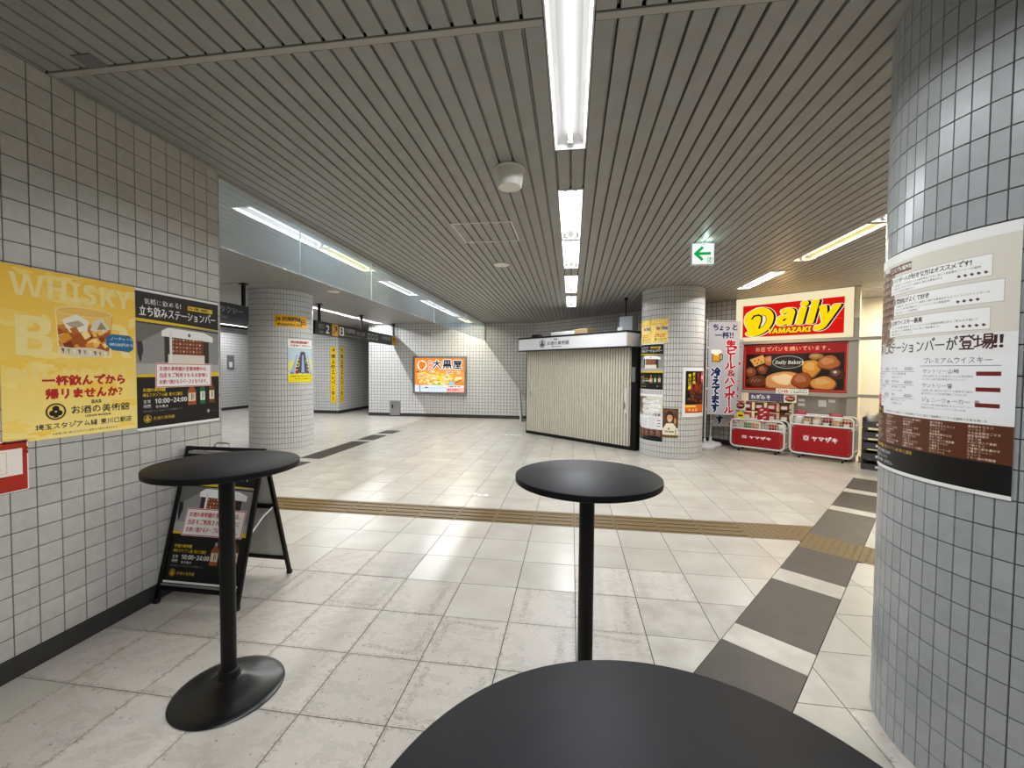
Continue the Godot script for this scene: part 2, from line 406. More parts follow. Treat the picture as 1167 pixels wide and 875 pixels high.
	"価": "6 2 2 10|4 7 4 18|7 4 19 4|9 8 18 8 18 17 9 17 9 8|11 4 11 17|15 4 15 17", "好": "5 2 3 12 8 17|1 7 9 7|8 7 6 13 2 18|11 4 17 4 14 8|14 8 14 18 12 17|10 10 19 10", "方": "10 2 10 5|2 5 18 5|8 5 7 12 3 18|8 9 15 9 14 18 11 17",
	"雰": "4 2 16 2|2 7 2 4 18 4 18 7|10 2 10 9|6 6 8 6|12 6 15 6|8 10 3 14|12 10 17 14|6 14 14 14 13 18 11 18|9 14 6 19", "囲": "2 3 18 3 18 18 2 18 2 3|5 7 15 7|5 12 15 12|8 5 8 12 6 16|12 5 12 16", "日": "4 3 16 3 16 17 4 17 4 3|4 10 16 10",
	"本": "2 6 18 6|10 2 10 18|10 6 3 14|10 6 17 14|6 14 14 14", "最": "5 2 15 2 15 7 5 7 5 2|5 4 15 4|2 9 18 9|4 9 4 17|9 9 9 18|4 12 9 12|4 14 9 14|2 17 9 16|11 11 17 11 15 15 10 18|12 12 18 18",
	"登": "3 3 8 3 3 9|4 5 6 7|12 2 18 8|17 2 14 5|9 3 13 3|6 9 14 9|6 11 14 11 14 14 6 14 6 11|7 15 8 17|13 15 12 17|3 18 17 18", "場": "1 7 7 7|4 3 4 15|1 16 7 14|10 2 17 2 17 8 10 8 10 2|10 5 17 5|8 10 19 10|11 10 8 14|10 12 18 12 17 18 15 18|13 12 9 17|15 13 12 18",
	"山": "10 2 10 17|3 7 3 17 17 17 17 7", "崎": "3 6 3 14 7 14 7 6|5 3 5 14|13 2 13 5 9 8|9 4 18 4|13 5 18 8|8 9 19 9|10 11 14 11 14 15 10 15 10 11|17 9 17 18 15 18", "青": "3 4 17 4|4 7 16 7|2 10 18 10|10 2 10 10|5 19 5 12 15 12 15 19|5 14 15 14|5 16 15 16",
	"県": "6 2 15 2 15 10 6 10 6 2|6 5 15 5|6 7 15 7|3 4 3 12 17 12|10 12 10 18|6 14 3 18|14 14 17 18", "市": "10 1 10 4|2 5 18 5|10 5 10 19|4 16 4 9 16 9 16 16 14 16", "来": "3 4 17 4|2 10 18 10|10 2 10 18|6 6 7 8|14 6 13 8|9 10 3 16|11 10 17 16",
	"休": "6 2 2 10|4 7 4 18|8 7 19 7|13 2 13 18|13 7 8 14|13 7 18 14", "定": "10 1 10 4|3 7 3 4 17 4 17 7|5 9 15 9|10 9 10 17|10 13 15 13|6 12 5 16 2 19|5 16 10 18 18 18", "年": "6 1 3 7|5 4 16 4|6 8 16 8|6 8 6 13|2 13 18 13|11 4 11 19",
	"無": "6 1 3 5|5 3 16 3|2 7 18 7|2 12 18 12|6 4 6 12|9 4 9 12|12 4 12 12|15 4 15 12|4 15 2 18|8 15 8 18|12 15 12 18|16 15 18 18", "炭": "10 1 10 6|4 2 4 6 16 6 16 2|3 8 17 8|6 8 2 18|11 10 6 18|11 13 17 18|8 11 9 13", "火": "10 2 9 10 3 18|10 9 17 18|4 7 6 11|16 6 13 10",
	"串": "5 3 15 3 15 7 5 7 5 3|3 9 17 9 17 14 3 14 3 9|10 1 10 19", "速": "7 4 18 4|9 6 17 6 17 10 9 10 9 6|13 2 13 15|12 10 8 15|14 10 18 14|2 3 4 5|2 9 4 9 4 15 2 18|4 16 9 18 18 18", "鉄": "5 2 1 7|5 2 9 6|3 8 8 8|2 11 9 11|5 8 5 17|2 18 9 16|3 13 4 15|11 7 18 7|13 3 11 8|10 11 19 11|14 3 14 11 10 18|15 12 19 18",
	"道": "9 2 10 4|16 2 15 4|7 5 18 5|9 8 16 8 16 15 9 15 9 8|9 11 16 11|2 3 4 5|2 9 4 9 4 15 2 18|4 16 9 18 18 18", "響": "4 2 2 5 5 5 2 9|7 3 7 9 10 9|7 3 11 3 11 6 7 6|13 2 13 10|13 3 17 3 15 6 17 9 14 10|4 11 16 11|7 9 8 11|13 9 12 11|3 13 17 13|6 14 14 14 14 19 6 19 6 14|6 16 14 16",
	"取": "1 3 10 3|3 3 3 15|8 3 8 18|3 7 8 7|3 11 8 11|1 16 10 14|11 5 18 5 16 12 10 18|12 7 18 18", "扱": "1 6 8 6|5 2 5 17 3 17|1 13 8 10|9 4 17 4 15 8 18 8 16 14 9 18|12 4 11 11 8 18|11 8 18 18", "ツ": "4 5 6 9|9 4 10 8|16 4 14 11 7 18", "ユ": "5 5 14 5 13 15|2 15 18 15",
}
const VOICED := {"が": "か", "ぎ": "き", "ご": "こ", "ず": "す", "だ": "た", "で": "て", "ガ": "カ", "ザ": "サ", "ジ": "シ", "ズ": "ス", "バ": "ハ", "ビ": "ヒ", "ブ": "フ", "ベ": "ヘ", "ボ": "ホ", "グ": "ク", "ド": "ト"}
const RINGED := {"パ": "ハ", "プ": "フ", "ペ": "ヘ", "ポ": "ホ", "ピ": "ヒ"}
const SMALL := {"っ": "つ", "ょ": "よ", "ゃ": "や", "ャ": "ヤ", "ョ": "ヨ", "ォ": "オ", "ッ": "ツ", "ィ": "イ", "ュ": "ユ"}

static var letter_tris := {}
static var letter_base := {}

class Board:
	const S := 2
	var im: Image
	var w: int
	var h: int
	func _init(width: int, height: int, back: Color) -> void:
		w = width
		h = height
		im = Image.create(w * S, h * S, false, Image.FORMAT_RGB8)
		im.fill(back)
	func rect(x: float, y: float, a: float, b: float, c: Color) -> void:
		im.fill_rect(Rect2i(roundi(x * S), roundi(y * S), maxi(1, roundi(a * S)), maxi(1, roundi(b * S))), c)
	func frame(x: float, y: float, a: float, b: float, t: float, c: Color) -> void:
		rect(x, y, a, t, c); rect(x, y + b - t, a, t, c); rect(x, y, t, b, c); rect(x + a - t, y, t, b, c)
	func fade(x: float, y: float, a: float, b: float, c0: Color, c1: Color) -> void:
		var k := int(b)
		for i in k:
			rect(x, y + i * b / k, a, b / k + 1.0, c0.lerp(c1, float(i) / k))
	func poly(pts: PackedVector2Array, c: Color) -> void:
		var lo := INF
		var hi := -INF
		for p in pts:
			lo = minf(lo, p.y); hi = maxf(hi, p.y)
		var y0 := maxi(0, ceili(lo * S - 0.5))
		var y1 := mini(h * S - 1, floori(hi * S - 0.5))
		var k := pts.size()
		for y in range(y0, y1 + 1):
			var yy := (y + 0.5) / S
			var xs := []
			for i in k:
				var a := pts[i]
				var b := pts[(i + 1) % k]
				if (a.y <= yy) != (b.y <= yy):
					xs.append(a.x + (yy - a.y) / (b.y - a.y) * (b.x - a.x))
			xs.sort()
			for i in range(0, xs.size() - 1, 2):
				var x0 := ceili(xs[i] * S - 0.5)
				var x1 := ceili(xs[i + 1] * S - 0.5)
				if x1 > x0:
					im.fill_rect(Rect2i(x0, y, x1 - x0, 1), c)
	func oval(cx: float, cy: float, rx: float, ry: float, c: Color) -> void:
		var y0 := maxi(0, ceili((cy - ry) * S - 0.5))
		var y1 := mini(h * S - 1, floori((cy + ry) * S - 0.5))
		for y in range(y0, y1 + 1):
			var t := ((y + 0.5) / S - cy) / ry
			var dx := rx * sqrt(maxf(0.0, 1.0 - t * t))
			var x0 := ceili((cx - dx) * S - 0.5)
			var x1 := ceili((cx + dx) * S - 0.5)
			if x1 > x0:
				im.fill_rect(Rect2i(x0, y, x1 - x0, 1), c)
	func line(p: Vector2, q: Vector2, t: float, c: Color) -> void:
		var d := (q - p).normalized() * t * 0.5
		var s := Vector2(-d.y, d.x)
		poly(PackedVector2Array([p + s - d * 0.7, q + s + d * 0.7, q - s + d * 0.7, p - s - d * 0.7]), c)
	func path(pts: Array, t: float, c: Color) -> void:
		for i in pts.size() - 1:
			line(pts[i], pts[i + 1], t, c)
	func blob(cx: float, cy: float, rx: float, ry: float, c: Color, sd: int, rough := 0.15) -> void:
		var pts := PackedVector2Array()
		for i in 22:
			var a := TAU * i / 22
			var k := 1.0 + rough * sin(a * 3.0 + sd) + rough * 0.6 * sin(a * 5.0 + sd * 2.3)
			pts.append(Vector2(cx + cos(a) * rx * k, cy + sin(a) * ry * k))
		poly(pts, c)
	func texture() -> ImageTexture:
		im.resize(w, h, Image.INTERPOLATE_BILINEAR)
		return ImageTexture.create_from_image(im)

func face(bold: bool, serif := false) -> SystemFont:
	var f := SystemFont.new()
	f.font_names = PackedStringArray(["Droid Serif" if serif else "Droid Sans"])
	f.font_weight = 700 if bold else 400
	return f

func letters(s: String, bold: bool, serif: bool) -> Array:
	var key := "%s/%s/%s" % [s, bold, serif]
	if not letter_tris.has(key):
		var t := TextMesh.new()
		t.font = face(bold, serif)
		t.font_size = 64
		t.pixel_size = 1.0 / 64.0
		t.depth = 0.0
		t.curve_step = 1.5
		t.horizontal_alignment = HORIZONTAL_ALIGNMENT_LEFT
		t.text = s
		var out := []
		if t.get_surface_count() > 0:
			var a := t.surface_get_arrays(0)
			var vs: PackedVector3Array = a[Mesh.ARRAY_VERTEX]
			var ix: PackedInt32Array = a[Mesh.ARRAY_INDEX] if a[Mesh.ARRAY_INDEX] != null else PackedInt32Array(range(vs.size()))
			for i in ix:
				out.append(Vector2(vs[i].x, -vs[i].y))
		letter_tris[key] = out
	return letter_tris[key]

func base_of(bold: bool, serif: bool) -> float:
	var key := "%s/%s" % [bold, serif]
	if not letter_base.has(key):
		var y := -INF
		for p in letters("H", bold, serif):
			y = maxf(y, p.y)
		letter_base[key] = y
	return letter_base[key]

# Latin letters; (x, y) is the start of the base line; "fat" widens every stroke by that many pixels
func latin(b: Board, s: String, x: float, y: float, size: float, c: Color, bold := true, serif := false, sx := 1.0, skew := 0.0, fat := 0.0) -> float:
	var base := base_of(bold, serif)
	var pts := letters(s, bold, serif)
	var wide := 0.0
	var around := [Vector2.ZERO]
	if fat > 0.0:
		for k in 8:
			around.append(Vector2.from_angle(TAU * k / 8) * fat)
	for o in around:
		for i in range(0, pts.size() - 2, 3):
			var q := PackedVector2Array()
			for k in 3:
				var p: Vector2 = pts[i + k]
				var yy := p.y - base
				q.append(Vector2(x + (p.x * sx - yy * skew) * size, y + yy * size) + o)
				wide = maxf(wide, p.x * sx * size)
			b.poly(q, c)
	return wide

func glyph(b: Board, ch: String, x: float, y: float, size: float, c: Color, wt: float, sx := 1.0, up := false, skew := 0.0) -> void:
	var mark := ""
	var o := Vector2(x, y)
	var k := size / 20.0
	if VOICED.has(ch):
		mark = "v"; ch = VOICED[ch]
	elif RINGED.has(ch):
		mark = "o"; ch = RINGED[ch]
	elif SMALL.has(ch):
		ch = SMALL[ch]
		o += Vector2((6.0 if up else 1.0) * k * sx, (1.5 if up else 5.5) * k)
		k *= 0.7
	if not STROKES.has(ch):
		return
	for stroke in STROKES[ch].split("|"):
		var ns: PackedStringArray = stroke.split(" ")
		var pts := []
		for i in range(0, ns.size(), 2):
			var p := Vector2(float(ns[i]), float(ns[i + 1]))
			if up and ch == "ー":
				p = Vector2(10, p.x)
			pts.append(o + Vector2(p.x * sx + (10.0 - p.y) * skew, p.y) * k)
		b.path(pts, wt * size * (0.8 if SMALL.has(ch) else 1.0), c)
	if mark == "v":
		b.line(o + Vector2(16.0 * sx, 1) * k, o + Vector2(17.2 * sx, 3.6) * k, wt * size, c)
		b.line(o + Vector2(18.6 * sx, 0) * k, o + Vector2(19.8 * sx, 2.6) * k, wt * size, c)
	elif mark == "o":
		var ring := []
		for i in 9:
			ring.append(o + (Vector2(17.5 * sx, 2.5) + Vector2.from_angle(TAU * i / 8) * 1.9) * k)
		b.path(ring, wt * size * 0.7, c)

# Japanese line of text, mixed with Latin; returns its length
func jp(b: Board, s: String, x: float, y: float, size: float, c: Color, wt := 0.1, pitch := 1.0, up := false, sx := 1.0, skew := 0.0) -> float:
	var at := 0.0
	for i in s.length():
		var ch := s[i]
		if ch == " ":
			at += size * 0.4
		elif ch.unicode_at(0) < 0x2000:
			if up:
				latin(b, ch, x + size * 0.25 * sx, y + at + size * 0.85, size, c, true, false, sx)
				at += size * pitch
			else:
				var g := latin(b, ch, x + at, y + size * 0.87, size, c, wt > 0.07, false, sx)
				at += (g + size * 0.06) * pitch
		else:
			glyph(b, ch, x + (0.0 if up else at), y + (at if up else 0.0), size, c, wt, sx, up, skew)
			at += size * pitch * (1.0 if up else sx)
	return at

# a line of small print
func fine(b: Board, x: float, y: float, wide: float, size: float, c: Color, sd: int, wt := 0.08) -> void:
	var pool := "お酒の美術館営業時間中は当店をご利用されるお客様に使い頂けるスタジアム線東川口駅日本最高好きな方コンコースウイスキー"
	var at := 0.0
	var i := sd * 7
	while at < wide - size:
		glyph(b, pool[i % pool.length()], x + at, y, size, c, wt)
		at += size * 1.02
		i += 1 + (i * sd) % 3

# ---------------------------------------------------------------- the printed sheets
const BLACK := Color(0.06, 0.055, 0.055)
const PAPER := Color(0.93, 0.93, 0.92)
const RED := Color(0.72, 0.1, 0.08)

func crest(b: Board, x: float, y: float, r: float, c: Color, ground: Color) -> void:
	b.oval(x, y, r, r, c)
	b.oval(x, y, r * 0.84, r * 0.84, ground)
	for k in 3:
		var a := -PI / 2 + TAU * k / 3
		b.oval(x + cos(a) * r * 0.36, y + sin(a) * r * 0.36, r * 0.34, r * 0.34, c)
	b.poly(PackedVector2Array([Vector2(x - r * 0.1, y), Vector2(x + r * 0.1, y), Vector2(x + r * 0.25, y + r * 0.72), Vector2(x - r * 0.25, y + r * 0.72)]), c)
	b.oval(x, y, r * 0.12, r * 0.12, ground)

func bar_name(b: Board, x: float, y: float, s: float, c: Color, ground: Color) -> void:
	crest(b, x + s * 0.75, y + s * 0.8, s * 0.85, c, ground)
	latin(b, "BAR", x + s * 3.9, y + s * 0.18, s * 0.52, c)
	jp(b, "お酒の美術館", x + s * 1.95, y + s * 0.28, s * 0.98, c, 0.09)
	latin(b, "LIQUOR MUSEUM", x + s * 3.3, y + s * 1.62, s * 0.3, c)

func whisky_glass(b: Board, x: float, y: float, s: float) -> void:
	# a heavy tumbler with ice and amber drink, seen a little from above
	var rim := Color(0.98, 0.88, 0.6)
	b.poly(PackedVector2Array([Vector2(x - 0.5 * s, y - 0.5 * s), Vector2(x + 0.5 * s, y - 0.42 * s), Vector2(x + 0.41 * s, y + 0.42 * s), Vector2(x - 0.45 * s, y + 0.36 * s)]), Color(0.955, 0.79, 0.4))
	b.oval(x, y - 0.46 * s, 0.5 * s, 0.1 * s, rim)
	b.oval(x, y - 0.455 * s, 0.47 * s, 0.08 * s, Color(0.94, 0.76, 0.36))
	b.poly(PackedVector2Array([Vector2(x - 0.48 * s, y - 0.14 * s), Vector2(x + 0.46 * s, y - 0.1 * s), Vector2(x + 0.41 * s, y + 0.34 * s), Vector2(x - 0.46 * s, y + 0.28 * s)]), Color(0.66, 0.31, 0.06))
	b.oval(x - 0.01 * s, y - 0.12 * s, 0.47 * s, 0.09 * s, Color(0.82, 0.5, 0.14))
	# ice standing out of the drink
	b.poly(PackedVector2Array([Vector2(x - 0.4 * s, y - 0.26 * s), Vector2(x - 0.16 * s, y - 0.4 * s), Vector2(x + 0.06 * s, y - 0.28 * s), Vector2(x + 0.02 * s, y - 0.06 * s), Vector2(x - 0.3 * s, y - 0.02 * s)]), Color(0.96, 0.93, 0.86))
	b.poly(PackedVector2Array([Vector2(x - 0.34 * s, y - 0.2 * s), Vector2(x - 0.12 * s, y - 0.28 * s), Vector2(x - 0.02 * s, y - 0.2 * s), Vector2(x - 0.2 * s, y - 0.1 * s)]), Color(0.72, 0.66, 0.56))
	b.poly(PackedVector2Array([Vector2(x + 0.08 * s, y - 0.1 * s), Vector2(x + 0.14 * s, y - 0.3 * s), Vector2(x + 0.3 * s, y - 0.38 * s), Vector2(x + 0.44 * s, y - 0.16 * s), Vector2(x + 0.3 * s, y - 0.02 * s)]), Color(0.9, 0.86, 0.78))
	b.poly(PackedVector2Array([Vector2(x + 0.2 * s, y - 0.12 * s), Vector2(x + 0.28 * s, y - 0.3 * s), Vector2(x + 0.38 * s, y - 0.15 * s)]), Color(0.6, 0.53, 0.44))
	# facets in the drink
	for k in 26:
		var q := Vector2(x + (rng.randf() - 0.5) * 0.78 * s, y + (rng.randf() * 0.36 - 0.08) * s)
		var r := 0.05 * s + rng.randf() * 0.06 * s
		var c: Color = [Color(0.9, 0.6, 0.16), Color(0.5, 0.2, 0.04), Color(0.97, 0.78, 0.34), Color(0.76, 0.4, 0.08), Color(0.99, 0.9, 0.6)][k % 5]
		b.poly(PackedVector2Array([q + Vector2(-r, -r * 0.4), q + Vector2(r * 0.3, -r), q + Vector2(r, r * 0.2), q + Vector2(-r * 0.2, r)]), c)
	# thick cut base
	b.oval(x - 0.02 * s, y + 0.36 * s, 0.43 * s, 0.1 * s, Color(0.9, 0.85, 0.74))
	b.poly(PackedVector2Array([Vector2(x - 0.46 * s, y + 0.26 * s), Vector2(x + 0.41 * s, y + 0.32 * s), Vector2(x + 0.4 * s, y + 0.42 * s), Vector2(x - 0.45 * s, y + 0.36 * s)]), Color(0.9, 0.85, 0.74))
	for k in 9:
		var q := x - 0.42 * s + k * 0.092 * s
		b.poly(PackedVector2Array([Vector2(q, y + 0.29 * s + k * 0.006 * s), Vector2(q + 0.05 * s, y + 0.3 * s + k * 0.006 * s), Vector2(q + 0.035 * s, y + 0.4 * s + k * 0.006 * s)]), [Color(0.45, 0.33, 0.2), Color(0.7, 0.58, 0.38), Color(0.98, 0.95, 0.86)][k % 3])
	b.path([Vector2(x - 0.5 * s, y - 0.46 * s), Vector2(x - 0.45 * s, y + 0.36 * s)], 0.014 * s, Color(0.99, 0.92, 0.7))
	b.path([Vector2(x + 0.5 * s, y - 0.44 * s), Vector2(x + 0.41 * s, y + 0.4 * s)], 0.014 * s, Color(0.8, 0.6, 0.26))

func print_whisky(big := true) -> ImageTexture:
	var b := Board.new(420, 594, Color(0.94, 0.77, 0.3))
	b.fade(0, 0, 420, 594, Color(0.98, 0.78, 0.24), Color(0.99, 0.9, 0.56))
	for k in 60:
		b.blob(rng.randf() * 420, rng.randf() * 594, 20 + rng.randf() * 40, 8 + rng.randf() * 14, Color(0.98, 0.77, 0.22).lerp(Color(0.995, 0.91, 0.58), rng.randf_range(0.2, 0.9)), k, 0.3)
	var pale := Color(0.985, 0.9, 0.6)
	latin(b, "WHISKY", 26, 98, 102, pale, true, false, 0.98)
	latin(b, "BAR", 20, 300, 190, pale, true, false, 1.05)
	latin(b, "HIGHBALL", 18, 396, 76, Color(0.975, 0.87, 0.52), true, false, 1.0)
	whisky_glass(b, 240, 215, 185)
	b.poly(PackedVector2Array([Vector2(308, 218), Vector2(330, 204), Vector2(396, 206), Vector2(410, 220), Vector2(410, 262), Vector2(394, 274), Vector2(330, 268), Vector2(308, 248)]), Color(0.1, 0.42, 0.62))
	jp(b, "ノーチャージ", 322, 214, 15, PAPER, 0.12)
	jp(b, "1杯500円から", 318, 238, 15, PAPER, 0.12)
	jp(b, "一杯飲んでから", 104, 366, 40, RED, 0.17, 0.98)
	jp(b, "帰りませんか?", 112, 414, 40, RED, 0.17, 0.98)
	bar_name(b, 116, 470, 35, BLACK, Color(0.95, 0.82, 0.4))
	jp(b, "埼玉スタジアム線 東川口駅店", 84, 538, 24, BLACK, 0.09, 0.98)
	fine(b, 130, 574, 220, 8, Color(0.35, 0.28, 0.12), 3)
	return b.texture()

func draw_kiosk_photo(b: Board, x: float, y: float, w: float, h: float) -> void:
	b.rect(x, y, w, h, Color(0.56, 0.56, 0.55))
	b.poly(PackedVector2Array([Vector2(x, y), Vector2(x + w * 0.4, y), Vector2(x, y + h * 0.4)]), Color(0.42, 0.42, 0.41))
	b.rect(x, y + h * 0.75, w, h * 0.25, Color(0.68, 0.67, 0.64))
	b.rect(x + w * 0.3, y + h * 0.2, w * 0.56, h * 0.52, Color(0.2, 0.16, 0.14))
	b.poly(PackedVector2Array([Vector2(x + w * 0.27, y + h * 0.12), Vector2(x + w * 0.34, y + h * 0.05), Vector2(x + w * 0.8, y + h * 0.08), Vector2(x + w * 0.92, y + h * 0.16), Vector2(x + w * 0.92, y + h * 0.27), Vector2(x + w * 0.27, y + h * 0.22)]), Color(0.96, 0.96, 0.95))
	b.rect(x + w * 0.38, y + h * 0.25, w * 0.4, h * 0.33, Color(0.52, 0.27, 0.18))
	for k in 4:
		b.rect(x + w * 0.38, y + h * (0.29 + k * 0.075), w * 0.4, h * 0.012, Color(0.25, 0.12, 0.08))
		for j in 9:
			b.rect(x + w * (0.395 + j * 0.042), y + h * (0.255 + k * 0.075), w * 0.014, h * 0.035, Color(0.8, 0.55, 0.32) if (j + k) % 3 else Color(0.93, 0.86, 0.72))
	b.rect(x + w * 0.34, y + h * 0.56, w * 0.46, h * 0.2, Color(0.9, 0.86, 0.8))
	b.rect(x + w * 0.36, y + h * 0.03 + h * 0.1, w * 0.03, h * 0.66, Color(0.92, 0.92, 0.91))
	crest(b, x + w * 0.6, y + h * 0.16, h * 0.035, BLACK, Color(0.96, 0.96, 0.95))
	b.blob(x + w * 0.04, y + h * 0.5, w * 0.03, h * 0.18, Color(0.15, 0.15, 0.17), 3)

func bottle(b: Board, x: float, y: float, w: float, h: float, glass: Color, cap: Color, label: Color) -> void:
	b.rect(x - w * 0.16, y, w * 0.32, h * 0.2, cap)
	b.poly(PackedVector2Array([Vector2(x - w * 0.16, y + h * 0.15), Vector2(x + w * 0.16, y + h * 0.15), Vector2(x + w * 0.5, y + h * 0.36), Vector2(x + w * 0.5, y + h), Vector2(x - w * 0.5, y + h), Vector2(x - w * 0.5, y + h * 0.36)]), glass)
	b.rect(x - w * 0.42, y + h * 0.45, w * 0.84, h * 0.38, label)
	b.rect(x - w * 0.06, y + h * 0.48, w * 0.1, h * 0.3, BLACK)
	b.rect(x + w * 0.14, y + h * 0.52, w * 0.06, h * 0.2, Color(0.35, 0.3, 0.25))

func print_station_bar(stand := false) -> ImageTexture:
	var b := Board.new(420, 594, BLACK)
	b.rect(0, 0, 420, 10, PAPER)
	b.rect(0, 584, 420, 10, PAPER)
	jp(b, "気軽に飲める!", 36, 34, 28, PAPER, 0.08)
	b.rect(246, 40, 140, 20, Color(0.88, 0.74, 0.12))
	jp(b, "チャージ無し 1杯500円", 252, 43, 14, BLACK, 0.12, 0.82, false, 0.85)
	jp(b, "立ち飲みステーションバー", 14, 66, 48, PAPER, 0.095, 1.0, false, 0.68)
	b.poly(PackedVector2Array([Vector2(0, 122), Vector2(210, 128), Vector2(420, 138), Vector2(420, 150), Vector2(210, 140), Vector2(0, 136)]), Color(0.9, 0.76, 0.1))
	draw_kiosk_photo(b, 0, 140, 420, 230)
	b.poly(PackedVector2Array([Vector2(0, 136), Vector2(210, 140), Vector2(420, 150), Vector2(420, 156), Vector2(210, 146), Vector2(0, 141)]), BLACK)
	b.poly(PackedVector2Array([Vector2(0, 360), Vector2(210, 352), Vector2(420, 350), Vector2(420, 372), Vector2(0, 372)]), Color(0.9, 0.76, 0.1))
	b.rect(0, 370, 420, 190, BLACK)
	jp(b, "お酒の美術館", 24, 416, 18, Color(0.9, 0.76, 0.1), 0.12, 0.95)
	jp(b, "埼玉スタジアム線 東川口駅店", 24, 438, 18, Color(0.9, 0.76, 0.1), 0.1, 1.0, false, 0.78)
	jp(b, "営業", 26, 466, 17, PAPER, 0.08)
	jp(b, "時間", 26, 486, 17, PAPER, 0.08)
	latin(b, "10:00~24:00", 76, 485, 29, PAPER)
	jp(b, "年中無休", 80, 492, 15, PAPER, 0.1)
	fine(b, 24, 512, 190, 8, Color(0.7, 0.7, 0.7), 2)
	bottle(b, 262, 400, 46, 104, Color(0.62, 0.32, 0.12), Color(0.72, 0.62, 0.6), Color(0.86, 0.82, 0.74))
	bottle(b, 322, 392, 32, 112, Color(0.14, 0.38, 0.2), Color(0.12, 0.3, 0.16), Color(0.86, 0.88, 0.8))
	bottle(b, 376, 388, 34, 114, Color(0.42, 0.24, 0.12), Color(0.2, 0.16, 0.12), Color(0.9, 0.86, 0.78))
	crest(b, 44, 548, 17, Color(0.82, 0.66, 0.16), BLACK)
	jp(b, "お酒の美術館", 68, 540, 17, Color(0.82, 0.66, 0.16), 0.1)
	b.poly(PackedVector2Array([Vector2(344, 540), Vector2(354, 530), Vector2(364, 540), Vector2(354, 552)]), Color(0.6, 0.6, 0.6))
	fine(b, 366, 538, 44, 8, Color(0.6, 0.6, 0.6), 4)
	return b.texture()

func print_notice(table: bool) -> ImageTexture:
	var b := Board.new(320, 132, Color(0.95, 0.94, 0.93))
	b.frame(2, 2, 316, 128, 4, Color(0.78, 0.22, 0.18))
	jp(b, "お酒の美術館の営業時間中は、", 18, 16, 27, RED, 0.09, 1.0, false, 0.76)
	jp(b, "当店をご利用されるお客様に", 18, 52, 27, RED, 0.09, 1.0, false, 0.8)
	jp(b, "お使い頂けるテーブルとなります。" if table else "お使い頂けるスペースとなります。", 18, 88, 27, RED, 0.09, 1.0, false, 0.66)
	return b.texture()

func print_red_notice() -> ImageTexture:
	var b := Board.new(297, 210, Color(0.93, 0.93, 0.9))
	b.rect(4, 4, 289, 202, Color(0.68, 0.16, 0.08))
	for k in 26:
		b.blob(20 + rng.randf() * 260, 20 + rng.randf() * 170, 12 + rng.randf() * 30, 6 + rng.randf() * 10, Color(0.72, 0.2, 0.08).lerp(Color(0.5, 0.08, 0.05), rng.randf()), k, 0.25)
	b.rect(20, 34, 258, 108, Color(0.94, 0.91, 0.86))
	b.frame(30, 44, 200, 86, 2, Color(0.82, 0.7, 0.62))
	b.oval(190, 84, 20, 18, Color(0.84, 0.72, 0.64))
	b.oval(190, 84, 16, 14, Color(0.94, 0.91, 0.86))
	fine(b, 40, 60, 120, 10, Color(0.75, 0.6, 0.52), 2)
	fine(b, 40, 84, 120, 10, Color(0.75, 0.6, 0.52), 3)
	fine(b, 40, 108, 180, 10, Color(0.75, 0.6, 0.52), 4)
	return b.texture()

